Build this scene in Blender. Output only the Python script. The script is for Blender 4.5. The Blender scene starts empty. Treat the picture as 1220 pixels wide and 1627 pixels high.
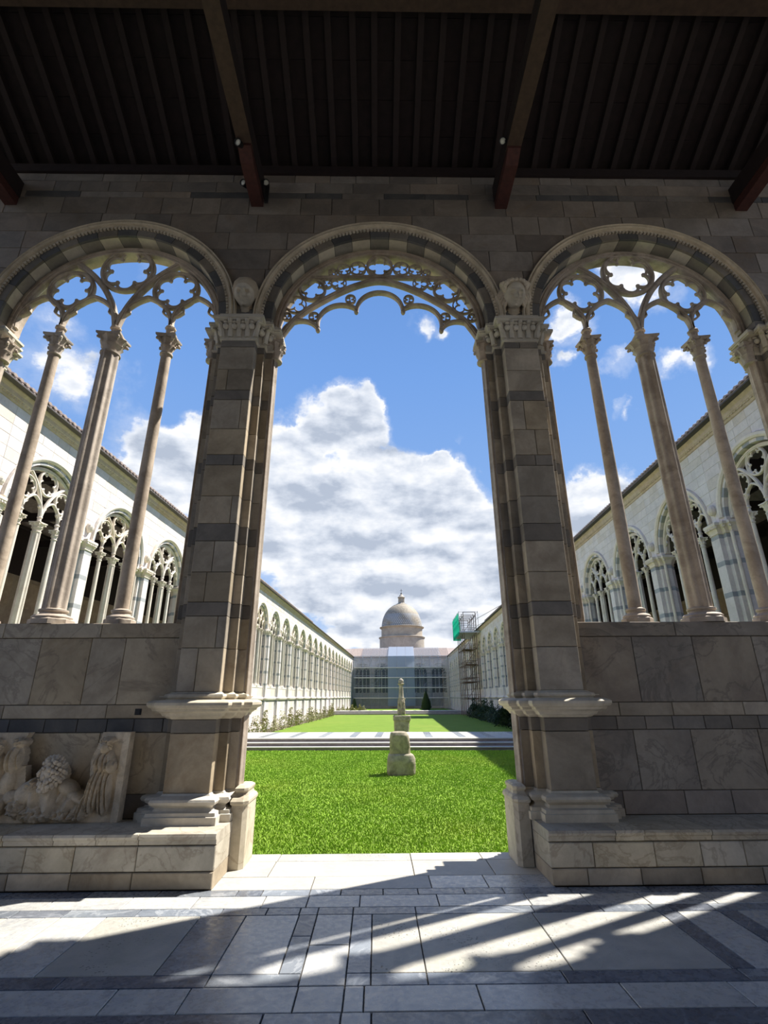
import bpy, math, random
import numpy as np
from mathutils import Matrix, Vector
random.seed(7); np.random.seed(7)
PI = math.pi
SC = bpy.context.scene
COL = SC.collection

# ------------------------------------------------------------------ camera
cam_d = bpy.data.cameras.new('camera'); cam = bpy.data.objects.new('camera', cam_d); COL.objects.link(cam)
P_, YAW, ROLL = .3525, .0147, -.005
f_ = Vector((math.sin(YAW)*math.cos(P_), math.cos(YAW)*math.cos(P_), math.sin(P_)))
r_ = Vector((math.cos(YAW), -math.sin(YAW), 0)); u_ = r_.cross(f_)
r2 = r_*math.cos(ROLL)+u_*math.sin(ROLL); u2 = u_*math.cos(ROLL)-r_*math.sin(ROLL)
M = Matrix((r2, u2, -f_)).transposed().to_4x4(); M.translation = (0, 0, 1.6)
cam.matrix_world = M
cam_d.sensor_fit = 'HORIZONTAL'; cam_d.sensor_width = 36; cam_d.lens = 798.33/1220*36
cam_d.clip_start = .05; cam_d.clip_end = 2000
SC.camera = cam

# ------------------------------------------------------------------ colour management
vs = SC.view_settings; SC.display_settings.display_device = 'sRGB'
vs.view_transform = 'Standard'; vs.look = 'None'; vs.exposure = 0.18; vs.gamma = 1; vs.use_curve_mapping = False

# ------------------------------------------------------------------ node helpers
def N(nt, t, ins=None, **kw):
    n = nt.nodes.new(t)
    for k, v in kw.items(): setattr(n, k, v)
    for k, v in (ins or {}).items():
        s = n.inputs[k]
        if isinstance(v, bpy.types.NodeSocket): nt.links.new(v, s)
        else: s.default_value = v
    return n
def mth(nt, op, a, b=0.0, c=None, clamp=False):
    n = N(nt, 'ShaderNodeMath', {0: a, 1: b}, operation=op); n.use_clamp = clamp
    if c is not None:
        if isinstance(c, bpy.types.NodeSocket): nt.links.new(c, n.inputs[2])
        else: n.inputs[2].default_value = c
    return n.outputs[0]
def vmth(nt, op, a, b=(0, 0, 0), out=0):
    return N(nt, 'ShaderNodeVectorMath', {0: a, 1: b}, operation=op).outputs[out]
def mrange(nt, v, a, b, c=0.0, d=1.0, smooth=True):
    n = N(nt, 'ShaderNodeMapRange', {'Value': v, 'From Min': a, 'From Max': b, 'To Min': c, 'To Max': d})
    if smooth: n.interpolation_type = 'SMOOTHSTEP'
    return n.outputs[0]
def mixc(nt, f, a, b, mode='MIX'):
    n = nt.nodes.new('ShaderNodeMix'); n.data_type = 'RGBA'; n.blend_type = mode
    for idx, v in ((0, f), (6, a), (7, b)):
        if isinstance(v, bpy.types.NodeSocket): nt.links.new(v, n.inputs[idx])
        else: n.inputs[idx].default_value = v if idx == 0 else (tuple(v)+(1,))[:4]
    return n.outputs[2]
def noise(nt, vec, scale, detail=4, rough=.55, dist=0.0, out=0):
    return N(nt, 'ShaderNodeTexNoise', {'Vector': vec, 'Scale': scale, 'Detail': detail, 'Roughness': rough, 'Distortion': dist}).outputs[out]

# ------------------------------------------------------------------ sky
SUN = Vector((.5048, .2719, .8192)).normalized()
def pixdir(x, y):
    return (r2*((x-610)/798.33) - u2*((y-813.5)/798.33) + f_).normalized()
world = bpy.data.worlds.new('world'); SC.world = world; world.use_nodes = True
nt = world.node_tree; nt.nodes.clear()
tc = N(nt, 'ShaderNodeTexCoord').outputs['Generated']
dirn = vmth(nt, 'NORMALIZE', tc)
sep = N(nt, 'ShaderNodeSeparateXYZ', {0: dirn})
dz = sep.outputs[2]
zz = mth(nt, 'MAXIMUM', dz, 0.0)
ramp = N(nt, 'ShaderNodeValToRGB', {0: mth(nt, 'POWER', zz, .6)})
cr = ramp.color_ramp
cr.elements[0].position = 0.0; cr.elements[0].color = (.46, .60, .82, 1)
cr.elements[1].position = 1.0; cr.elements[1].color = (.085, .20, .52, 1)
e = cr.elements.new(.35); e.color = (.30, .48, .80, 1)
e = cr.elements.new(.72); e.color = (.165, .335, .72, 1)
# planar cloud layer coordinates
inv = mth(nt, 'DIVIDE', 1.0, mth(nt, 'ADD', zz, .16))
pl = N(nt, 'ShaderNodeCombineXYZ', {0: mth(nt, 'MULTIPLY', sep.outputs[0], inv), 1: mth(nt, 'MULTIPLY', sep.outputs[1], inv), 2: mth(nt, 'MULTIPLY', dz, 1.6)}).outputs[0]
warp = noise(nt, dirn, 8.0, 6, .6, 0, 1)
wv = vmth(nt, 'SUBTRACT', warp, (.5, .5, .5))
wd = vmth(nt, 'NORMALIZE', vmth(nt, 'ADD', dirn, N(nt, 'ShaderNodeVectorMath', {0: wv, 'Scale': .13}, operation='SCALE').outputs[0]))
n1 = noise(nt, pl, 1.7, 9, .60, .05)
n2 = noise(nt, dirn, 9.0, 8, .62, .15)
fb = mth(nt, 'ADD', mth(nt, 'MULTIPLY', n1, .55), mth(nt, 'MULTIPLY', n2, .45))
# a low bank of cloud above the horizon, thinning upwards, in every direction
bank = mrange(nt, dz, .46, .16, -.10, .10)
dens = mth(nt, 'ADD', mth(nt, 'SUBTRACT', fb, .5), bank)
BL = [(572, 632, .034, .19), (608, 615, .020, .14), (525, 668, .040, .17), (470, 700, .035, .12), (600, 655, .04, .12),
      (520, 760, .12, .16), (640, 770, .10, .15), (740, 790, .09, .15), (440, 740, .06, .12), (600, 880, .16, .10), (740, 900, .12, .08),
      (210, 715, .05, .16), (275, 735, .06, .18), (230, 780, .07, .12), (310, 700, .04, .12),
      (975, 790, .055, .20), (920, 830, .06, .18), (1010, 765, .025, .10),
      (660, 526, .022, .20), (690, 530, .022, .22), (718, 536, .022, .24), (905, 530, .028, .17), (893, 578, .016, .22), (880, 510, .018, .12), (1085, 582, .030, .21), (980, 574, .028, .23), (1120, 562, .022, .17), (1050, 590, .022, .16),
      (985, 645, .017, .25), (1022, 645, .016, .24), (997, 438, .034, .25), (1060, 470, .018, .08), (100, 585, .08, .13), (160, 610, .05, .12), (60, 520, .04, .07), (240, 570, .03, .05), (725, 697, .012, .22), (695, 745, .020, .18), (380, 720, .06, .12), (440, 800, .07, .10),
      (715, 655, .075, -.16), (690, 590, .10, -.10), (600, 480, .22, -.10), (850, 690, .09, -.16), (480, 1020, .04, -.14), (445, 985, .035, -.14), (540, 1000, .03, -.05), (235, 640, .06, -.10), (1120, 700, .10, -.14)]
for (px, py, rad, amp) in BL:
    d = pixdir(px, py)
    dt = vmth(nt, 'DOT_PRODUCT', wd, tuple(d), 1)
    g = mrange(nt, dt, math.cos(rad*1.9), 1.0, 0.0, amp)
    dens = mth(nt, 'ADD', dens, g)
cover = mrange(nt, dens, 0.03, .13)
wisp = mrange(nt, dens, -.04, .12, 0.0, .35)
cover = mth(nt, 'MAXIMUM', cover, wisp)
# cloud tone: brighter where thin or sun-facing, grey in the bellies
nb = noise(nt, N(nt, 'ShaderNodeVectorMath', {0: pl, 1: (.09, .06, .10)}, operation='ADD').outputs[0], 1.7, 9, .60, .05)
relief = mth(nt, 'SUBTRACT', n1, nb)
n3 = noise(nt, vmth(nt, 'MULTIPLY', dirn, (1, 1, 2.0)), 9.0, 6, .52, .05)
n5 = noise(nt, vmth(nt, 'MULTIPLY', vmth(nt, 'ADD', dirn, (.010, .004, .018)), (1, 1, 2.0)), 9.0, 6, .52, .05)
tone = mth(nt, 'ADD', mrange(nt, dens, .07, .22, .92, .46), mth(nt, 'MULTIPLY', relief, 1.0))
tone = mth(nt, 'ADD', tone, mth(nt, 'MULTIPLY', mth(nt, 'SUBTRACT', n3, n5), 2.4))
tone = mth(nt, 'ADD', tone, mth(nt, 'MULTIPLY', mth(nt, 'SUBTRACT', n3, .5), 1.5), clamp=True)
cramp = N(nt, 'ShaderNodeValToRGB', {0: tone}); cr = cramp.color_ramp
cr.elements[0].position = 0.0; cr.elements[0].color = (.43, .49, .60, 1)
cr.elements[1].position = 1.0; cr.elements[1].color = (.93, .94, .96, 1)
e = cr.elements.new(.45); e.color = (.66, .71, .80, 1)
skyc = mixc(nt, cover, ramp.outputs[0], cramp.outputs[0])
low = mrange(nt, dz, -.02, -.12)
skyc = mixc(nt, low, skyc, (.30, .31, .28))
bg = N(nt, 'ShaderNodeBackground', {'Color': skyc, 'Strength': 1.0})
nt.links.new(bg.outputs[0], N(nt, 'ShaderNodeOutputWorld').inputs[0])

# ------------------------------------------------------------------ sun
sd = bpy.data.lights.new('sun', 'SUN'); sd.energy = 8.8; sd.color = (1.0, .95, .86); sd.angle = math.radians(.7)
so = bpy.data.objects.new('sun', sd); COL.objects.link(so); so.location = (20, 20, 40)
so.rotation_euler = SUN.to_track_quat('Z', 'Y').to_euler()

# ------------------------------------------------------------------ materials
def newmat(name):
    m = bpy.data.materials.new(name); m.use_nodes = True; nt = m.node_tree
    b = nt.nodes['Principled BSDF']; return m, nt, b
def stone(name, c1, c2, stain=(.22, .15, .09), st=.35, rough=.75, scale=1.0, bump=.25, vein=None, rnd=.25, pit=0.0):
    m, nt, b = newmat(name)
    tc = N(nt, 'ShaderNodeTexCoord').outputs['Object']
    oi = N(nt, 'ShaderNodeObjectInfo').outputs['Random']
    off = N(nt, 'ShaderNodeCombineXYZ', {0: mth(nt, 'MULTIPLY', oi, 37.), 1: mth(nt, 'MULTIPLY', oi, 91.), 2: mth(nt, 'MULTIPLY', oi, 53.)}).outputs[0]
    v = vmth(nt, 'ADD', tc, off)
    a = noise(nt, v, 2.2*scale, 6, .62, .6)
    f = noise(nt, v, 22*scale, 5, .65)
    col = mixc(nt, mrange(nt, a, .32, .68), c1, c2)
    col = mixc(nt, mrange(nt, noise(nt, v, 1.1*scale, 7, .7, 1.2), .52, .78, 0, st), col, stain)
    if vein:
        w = mth(nt, 'ABSOLUTE', mth(nt, 'SUBTRACT', noise(nt, v, 1.6*scale, 8, .6, 1.8), .5))
        col = mixc(nt, mrange(nt, w, .035, .0, 0, .55), col, vein)
    hv = mth(nt, 'ADD', 1-rnd*.6, mth(nt, 'MULTIPLY', oi, rnd))
    hv = mth(nt, 'MULTIPLY', hv, mrange(nt, f, .2, .8, .88, 1.08, False))
    hs = N(nt, 'ShaderNodeHueSaturation', {'Color': col, 'Value': hv, 'Saturation': mth(nt, 'ADD', .8, mth(nt, 'MULTIPLY', mth(nt, 'FRACT', mth(nt, 'MULTIPLY', oi, 7.3)), .4))}).outputs[0]
    h = mth(nt, 'ADD', mth(nt, 'MULTIPLY', f, .5), mth(nt, 'MULTIPLY', a, .6))
    if pit:
        vo = N(nt, 'ShaderNodeTexVoronoi', {'Vector': v, 'Scale': 38.}).outputs[0]
        pk = mth(nt, 'MULTIPLY', mrange(nt, vo, .32, .12), mrange(nt, noise(nt, v, 2.6, 3), .5, .62))
        hs = mixc(nt, mth(nt, 'MULTIPLY', pk, pit), hs, (.10, .09, .08))
        h = mth(nt, 'SUBTRACT', h, pk)
    nt.links.new(hs, b.inputs['Base Color']); b.inputs['Roughness'].default_value = rough
    if rough < .6: nt.links.new(mrange(nt, f, .3, .7, rough-.08, rough+.15), b.inputs['Roughness'])
    bp = N(nt, 'ShaderNodeBump', {'Strength': bump, 'Distance': .02, 'Height': h})
    nt.links.new(bp.outputs[0], b.inputs['Normal']); return m
def plain(name, c, rough=.7, metal=0, nz=.12, sc=6, bump=0.1):
    m, nt, b = newmat(name)
    tc = N(nt, 'ShaderNodeTexCoord').outputs['Object']
    n = noise(nt, tc, sc, 5, .6)
    hs = N(nt, 'ShaderNodeHueSaturation', {'Color': tuple(c)+(1,), 'Value': mrange(nt, n, .25, .75, 1-nz, 1+nz, False)}).outputs[0]
    nt.links.new(hs, b.inputs['Base Color']); b.inputs['Roughness'].default_value = rough; b.inputs['Metallic'].default_value = metal
    bp = N(nt, 'ShaderNodeBump', {'Strength': bump, 'Distance': .02, 'Height': n}); nt.links.new(bp.outputs[0], b.inputs['Normal']); return m
M_ = {}
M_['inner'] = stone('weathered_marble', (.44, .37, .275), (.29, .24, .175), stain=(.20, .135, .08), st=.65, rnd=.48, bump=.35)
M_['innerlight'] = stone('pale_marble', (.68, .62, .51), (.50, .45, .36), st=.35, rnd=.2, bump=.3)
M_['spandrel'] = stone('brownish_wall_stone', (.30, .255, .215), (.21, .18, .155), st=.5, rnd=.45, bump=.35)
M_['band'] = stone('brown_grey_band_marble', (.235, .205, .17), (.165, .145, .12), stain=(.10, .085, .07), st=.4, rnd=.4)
M_['shadeparapet'] = stone('shaded_parapet_marble', (.33, .285, .225), (.22, .185, .15), st=.6, rnd=.3, vein=(.14, .12, .10), scale=.8)  # parapet marble darkened: shade right of the doorway put into the colour
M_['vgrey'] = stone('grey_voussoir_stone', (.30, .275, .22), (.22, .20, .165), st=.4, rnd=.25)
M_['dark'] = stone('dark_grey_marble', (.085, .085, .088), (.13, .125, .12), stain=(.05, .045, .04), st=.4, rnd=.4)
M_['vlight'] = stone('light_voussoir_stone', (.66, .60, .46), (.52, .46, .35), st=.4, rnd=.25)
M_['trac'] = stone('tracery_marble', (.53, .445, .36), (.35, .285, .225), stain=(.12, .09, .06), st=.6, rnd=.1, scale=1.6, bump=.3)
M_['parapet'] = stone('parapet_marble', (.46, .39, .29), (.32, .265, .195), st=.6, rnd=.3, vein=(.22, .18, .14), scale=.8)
M_['bench'] = stone('bench_marble', (.58, .52, .41), (.43, .38, .29), st=.5, rnd=.22, vein=(.30, .24, .17))
M_['mortar'] = plain('mortar', (.07, .06, .05), .95)
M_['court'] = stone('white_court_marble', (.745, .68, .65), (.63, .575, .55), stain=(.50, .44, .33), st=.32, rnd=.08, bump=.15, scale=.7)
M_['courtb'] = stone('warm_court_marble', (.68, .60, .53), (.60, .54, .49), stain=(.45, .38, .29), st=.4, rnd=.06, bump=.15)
M_['hood'] = stone('pale_hood_moulding', (.64, .56, .44), (.46, .40, .31), stain=(.2, .15, .1), st=.4, rnd=.1, scale=1.6)
M_['courtgrey'] = stone('grey_band_marble', (.30, .31, .33), (.38, .39, .40), st=.2, rnd=.1)
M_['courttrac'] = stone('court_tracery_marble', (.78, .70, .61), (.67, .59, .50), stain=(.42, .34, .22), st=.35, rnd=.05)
M_['cornice'] = stone('ochre_cornice_stone', (.57, .465, .37), (.46, .37, .29), stain=(.18, .14, .07), st=.5, rnd=.1, scale=2)
M_['flwhite'] = stone('white_floor_marble', (.57, .56, .53), (.48, .48, .465), stain=(.50, .44, .34), st=.3, rough=.27, rnd=.2, vein=(.36, .37, .40), bump=.12)
M_['flgrey'] = stone('blue_grey_floor_marble', (.18, .20, .235), (.24, .265, .30), stain=(.13, .13, .14), st=.4, rough=.27, rnd=.3, vein=(.45, .47, .50), bump=.12)
M_['fldark'] = stone('dark_floor_marble', (.115, .13, .165), (.17, .185, .22), stain=(.07, .07, .08), st=.4, rough=.27, rnd=.3, vein=(.3, .32, .36), bump=.12)
M_['flrough'] = stone('pitted_floor_marble', (.50, .475, .42), (.38, .37, .34), stain=(.34, .36, .24), st=.5, rough=.5, rnd=.15, bump=.45, pit=.7)
M_['sill'] = stone('threshold_marble', (.54, .51, .45), (.47, .44, .39), stain=(.5, .42, .3), st=.35, rough=.5, rnd=.15, bump=.2)
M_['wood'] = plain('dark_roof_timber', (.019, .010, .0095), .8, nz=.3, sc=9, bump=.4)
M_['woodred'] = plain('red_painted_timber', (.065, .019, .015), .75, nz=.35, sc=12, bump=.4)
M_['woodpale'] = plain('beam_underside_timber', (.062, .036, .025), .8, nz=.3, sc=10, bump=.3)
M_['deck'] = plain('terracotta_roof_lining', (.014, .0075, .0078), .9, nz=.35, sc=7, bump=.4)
M_['plaster'] = stone('faded_fresco_plaster', (.46, .36, .25), (.36, .27, .19), stain=(.22, .15, .12), st=.5, rnd=.1, rough=.9)
M_['tile'] = plain('terracotta_tile', (.33, .265, .235), .85, nz=.35, sc=5)
M_['slate'] = plain('dark_eaves', (.07, .06, .06), .7)
M_['black'] = plain('black_metal', (.02, .02, .022), .5, .3)
M_['lens'] = plain('frosted_lamp_glass', (.75, .74, .66), .25)
M_['steel'] = plain('galvanised_scaffold_pole', (.50, .51, .52), .45, .6)
M_['rust'] = plain('rusty_scaffold_board', (.13, .075, .05), .9)
M_['relief'] = stone('carved_relief_marble', (.68, .585, .455), (.46, .39, .30), stain=(.12, .085, .06), st=.6, rnd=0, scale=3, bump=.35)
M_['block'] = stone('mossy_grey_block', (.42, .37, .27), (.25, .22, .165), stain=(.13, .12, .06), st=.75, rnd=.1, scale=2.4, bump=.9)
M_['leaf'] = plain('olive_shrub_leaf', (.30, .285, .13), .7, nz=.4)
M_['leafdark'] = plain('dark_shrub_leaf', (.022, .045, .018), .7, nz=.4)
M_['drum'] = stone('tan_drum_plaster', (.47, .41, .33), (.37, .32, .26), stain=(.25, .2, .16), st=.4, rnd=0, scale=.35)
M_['step'] = stone('pale_step_marble', (.55, .525, .48), (.46, .435, .40), st=.3, rnd=.1)
M_['riser'] = stone('purple_grey_riser', (.30, .26, .27), (.22, .19, .20), stain=(.12, .1, .09), st=.4, rnd=.1)
M_['soil'] = plain('soil', (.10, .075, .045), .95)
def grass_mat(name, shade):
    m, nt, b = newmat(name)
    tc = N(nt, 'ShaderNodeTexCoord').outputs['Object']
    a = noise(nt, tc, 1.1, 6, .65, .3); f = noise(nt, tc, 30, 6, .7); g2 = noise(nt, tc, .25, 3)
    col = mixc(nt, mrange(nt, a, .3, .7), (.110*shade, .195*shade, .020*shade), (.150*shade, .245*shade, .028*shade))
    col = mixc(nt, mrange(nt, f, .35, .8, 0, .5), col, (.24*shade, .32*shade, .05*shade))
    col = mixc(nt, mrange(nt, g2, .45, .75, 0, .3), col, (.24*shade, .27*shade, .05*shade))
    nt.links.new(col, b.inputs['Base Color']); b.inputs['Roughness'].default_value = .8
    b.inputs['Specular IOR Level'].default_value = .15
    bp = N(nt, 'ShaderNodeBump', {'Strength': .8, 'Distance': .03, 'Height': f}); nt.links.new(bp.outputs[0], b.inputs['Normal']); return m
M_['grass'] = grass_mat('lawn_turf', 1.0); M_['blade'] = grass_mat('grass_blade', 2.1)
def sheet_mat(name, c, alpha):
    m, nt, b = newmat(name)
    t = N(nt, 'ShaderNodeBsdfTransparent'); d = N(nt, 'ShaderNodeBsdfDiffuse', {'Color': tuple(c)+(1,)}); tr = N(nt, 'ShaderNodeBsdfTranslucent', {'Color': tuple(c)+(1,)})
    a = N(nt, 'ShaderNodeMixShader', {0: .5, 1: d.outputs[0], 2: tr.outputs[0]})
    x = N(nt, 'ShaderNodeMixShader', {0: alpha, 1: t.outputs[0], 2: a.outputs[0]})
    nt.links.new(x.outputs[0], nt.nodes['Material Output'].inputs[0]); return m
M_['sheet'] = sheet_mat('translucent_sheeting', (.50, .57, .68), .66)
M_['net'] = sheet_mat('grey_scaffold_netting', (.36, .42, .50), .22)
M_['green'] = sheet_mat('green_debris_net', (.03, .55, .36), .8)
def dome_mat():
    m, nt, b = newmat('scale_tiled_dome')
    uv = N(nt, 'ShaderNodeTexCoord').outputs['UV']
    br = N(nt, 'ShaderNodeTexBrick', {'Vector': uv, 'Color1': (.48, .41, .30, 1), 'Color2': (.34, .29, .215, 1), 'Mortar': (.16, .13, .10, 1), 'Scale': 1.0, 'Mortar Size': .10, 'Brick Width': 1.0, 'Row Height': 1.0})
    n = noise(nt, uv, .08, 4)
    sp = N(nt, 'ShaderNodeSeparateXYZ', {0: uv}).outputs[1]
    c = mixc(nt, mth(nt, 'MULTIPLY', mrange(nt, sp, 8.5, 7), mrange(nt, n, .4, .55)), br.outputs[0], mixc(nt, br.outputs[1], (.44, .44, .43), (.12, .12, .12)))
    nt.links.new(c, b.inputs['Base Color']); b.inputs['Roughness'].default_value = .7; return m
M_['dome'] = dome_mat()

# ------------------------------------------------------------------ mesh helpers
class MB:
    def __init__(s): s.v = []; s.f = []; s.m = []
    def add(s, vs, fs, mi=0):
        o = len(s.v); s.v += [tuple(map(float, q)) for q in vs]; s.f += [tuple(i+o for i in q) for q in fs]; s.m += [mi]*len(fs); return s
    def box(s, x0, x1, y0, y1, z0, z1, mi=0, c=0.0, face='-y'):
        """box; with c>0 the face is chamfered"""
        V = [(x0, y0, z0), (x1, y0, z0), (x1, y1, z0), (x0, y1, z0), (x0, y0, z1), (x1, y0, z1), (x1, y1, z1), (x0, y1, z1)]
        F = {'-z': (0, 3, 2, 1), '+z': (4, 5, 6, 7), '-y': (0, 1, 5, 4), '+x': (1, 2, 6, 5), '+y': (2, 3, 7, 6), '-x': (3, 0, 4, 7)}
        if c <= 0: return s.add(V, list(F.values()), mi)
        V = [Vector(q) for q in V]; q = F[face]
        cen = sum((V[i] for i in q), Vector())/4
        ax = {'x': 0, 'y': 1, 'z': 2}[face[1]]
        inner = []
        for i in q:
            p = V[i].copy()
            for k in range(3):
                if k != ax: p[k] += c if cen[k] > p[k] else -c
            inner.append(p)
        for i in q: V[i][ax] += -c if face[0] == '+' else c
        fs = [F[k] for k in F if k != face]
        n = len(V); V += inner
        fs.append((n, n+1, n+2, n+3))
        for k in range(4): fs.append((q[k], q[(k+1) % 4], n+(k+1) % 4, n+k))
        return s.add(V, fs, mi)
    def loft(s, loops, mi=0, wrap=False, cap=False):
        n = len(loops[0]); V = [p for l in loops for p in l]; F = []
        L = len(loops)
        for a in range(L if wrap else L-1):
            b = (a+1) % L
            for i in range(n):
                j = (i+1) % n; F.append((a*n+i, a*n+j, b*n+j, b*n+i))
        if cap: F.append(tuple(range(n))[::-1]); F.append(tuple((L-1)*n+i for i in range(n)))
        return s.add(V, F, mi)
    def lathe(s, prof, n=16, c=(0, 0), mi=0, mod=None, cap=True):
        loops = []
        for (r, z) in prof:
            loops.append([(c[0]+(r*(mod(2*PI*i/n, z) if mod else 1))*math.cos(2*PI*i/n), c[1]+(r*(mod(2*PI*i/n, z) if mod else 1))*math.sin(2*PI*i/n), z) for i in range(n)])
        return s.loft(loops, mi, cap=cap)
    def prism(s, poly, y0, y1, mi=0, c=0.0):
        """poly in XZ (counter-clockwise seen from -y), extruded from y0 (front) to y1"""
        n = len(poly); cx = sum(p[0] for p in poly)/n; cz = sum(p[1] for p in poly)/n
        loops = []
        if c > 0:
            loops.append([(p[0]+max(-c, min(c, cx-p[0])), y0, p[1]+max(-c, min(c, cz-p[1]))) for p in poly]); loops.append([(p[0], y0+c, p[1]) for p in poly])
        else: loops.append([(p[0], y0, p[1]) for p in poly])
        loops.append([(p[0], y1, p[1]) for p in poly])
        o = len(s.v); s.loft(loops, mi)
        s.f.append(tuple(o+i for i in range(n))); s.m.append(mi)
        s.f.append(tuple(o+(len(loops)-1)*n+i for i in range(n))[::-1]); s.m.append(mi); return s
    def bar(s, path, prof, closed=False, mi=0):
        """sweep prof [(n, y)...] (closed section) along an XZ path"""
        n = len(path); loops = []
        for i, p in enumerate(path):
            a = path[(i-1) % n] if (closed or i > 0) else path[i]; b = path[(i+1) % n] if (closed or i < n-1) else path[i]
            tx, tz = b[0]-a[0], b[1]-a[1]; l = math.hypot(tx, tz) or 1; nx, nz = -tz/l, tx/l
            loops.append([(p[0]+nx*q[0], q[1], p[1]+nz*q[0]) for q in prof])
        s.loft(loops, mi, wrap=closed, cap=not closed); return s
    def tube(s, a, b, r, n=6, mi=0, r2=None):
        a = Vector(a); b = Vector(b); d = (b-a).normalized(); u = d.orthogonal().normalized(); w = d.cross(u); r2 = r if r2 is None else r2
        s.loft([[tuple(p+(u*math.cos(2*PI*i/n)+w*math.sin(2*PI*i/n))*q) for i in range(n)] for p, q in ((a, r), (b, r2))], mi, cap=True); return s
    def ball(s, c, r, n=8, m=6, mi=0):
        rx, ry, rz = (r, r, r) if not isinstance(r, tuple) else r
        prof = [[(c[0]+rx*math.sin(PI*k/m)*math.cos(2*PI*i/n), c[1]+ry*math.sin(PI*k/m)*math.sin(2*PI*i/n), c[2]-rz*math.cos(PI*k/m)) for i in range(n)] for k in range(1, m)]
        o = len(s.v); s.loft(prof, mi, cap=True); return s
    def mesh(s, name, mats, smooth=False, angle=None):
        me = bpy.data.meshes.new(name); me.from_pydata(s.v, [], s.f); me.update()
        for m in (mats if isinstance(mats, (list, tuple)) else [mats]): me.materials.append(M_[m])
        if max(s.m, default=0) > 0: me.polygons.foreach_set('material_index', s.m)
        if smooth:
            me.polygons.foreach_set('use_smooth', [True]*len(me.polygons))
            if angle is not None: me.set_sharp_from_angle(angle=math.radians(angle))
        return me
def tag(o, label=None, cat=None, group=None, kind=None):
    for k, v in (('label', label), ('category', cat), ('group', group), ('kind', kind)):
        if v: o[k] = v
    return o
def link(name, data, parent=None, loc=None, rz=None):
    o = bpy.data.objects.new(name, data); COL.objects.link(o)
    if parent: o.parent = parent
    if loc: o.location = loc
    if rz: o.rotation_euler = (0, 0, rz)
    return o
def part(name, mb, mats, parent=None, smooth=False, angle=None, loc=None):
    return link(name, mb.mesh(name, mats, smooth, angle), parent, loc)
def empty(name, loc=(0, 0, 0), rz=0, parent=None):
    o = bpy.data.objects.new(name, None); COL.objects.link(o); o.location = loc; o.rotation_euler = (0, 0, rz); o.empty_display_size = .2
    if parent: o.parent = parent
    return o
def struct(o): o['kind'] = 'structure'; return o

# ------------------------------------------------------------------ near arcade layout
XC = .04; BAY = 3.95; CX = [XC+BAY*k for k in (-2, -1, 0, 1, 2)]; PX = [XC+BAY*(k+.5) for k in (-3, -2, -1, 0, 1, 2)]
YC = 6.13; Z0 = 6.80; ZS = 2.42
R1, RH0, RH1, R2_ = 1.59, 1.71, 1.85, 1.53
YT = 6.17

wall = struct(empty('wall_front', (XC, YC, 0)))
def wp(name, mb, mats, **k):   # part of the front wall, given in world coordinates
    for i, q in enumerate(mb.v): mb.v[i] = (q[0]-XC, q[1]-YC, q[2])
    return part(name, mb, mats, wall, **k)

def arc_low(x, rad):
    """lowest z of the wall at x above the arches"""
    z = 6.62
    for c in CX:
        d = abs(x-c)
        if d < rad: z = max(z, Z0+math.sqrt(rad*rad-d*d))
    return z
# backing of the spandrels (mortar showing in the joints)
mb = MB(); xs = np.linspace(-9.8, 9.9, 400)
lo = [(x, arc_low(x, RH0)) for x in xs]
V = []; F = []
for i, (x, z) in enumerate(lo): V += [(x, 5.965, z), (x, 6.295, z), (x, 5.965, 9.78), (x, 6.295, 9.78)]
for i in range(len(lo)-1):
    a, b = 4*i, 4*i+4; F += [(a, b, b+2, a+2), (a+1, a+3, b+3, b+1), (a, a+1, b+1, b), (a+2, b+2, b+3, a+3)]
mb.add(V, F); wp('wall_core', mb, 'mortar')
# coursed spandrel blocks
courses = [6.62, 6.96, 7.30, 7.74, 8.14, 8.49, 8.88, 9.24, 9.37, 9.60, 9.78]
for ci in range(len(courses)-1):
    z0, z1 = courses[ci], courses[ci+1]; dark = ci == 7
    x = -9.8+random.uniform(0, .6)
    while x < 9.6:
        w = random.uniform(.42, .95) if not dark else random.uniform(.5, 1.1)
        x1 = min(x+w, 9.8); g = .004
        # split where the arch void is
        xa = np.linspace(x+g, x1-g, 12); seg = []
        for q in list(xa)+[None]:
            if q is not None and arc_low(q, RH0+.005) < z1-.03: seg.append(q)
            else:
                if len(seg) > 1:
                    bot = [(q2, max(z0+g, arc_low(q2, RH0+.005))) for q2 in seg]
                    poly = bot+[(seg[-1], z1-g), (seg[0], z1-g)]
                    yy = 5.95-random.uniform(0, .006)
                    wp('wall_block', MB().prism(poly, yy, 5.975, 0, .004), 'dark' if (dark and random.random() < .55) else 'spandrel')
                seg = []
        x = x1
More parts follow.
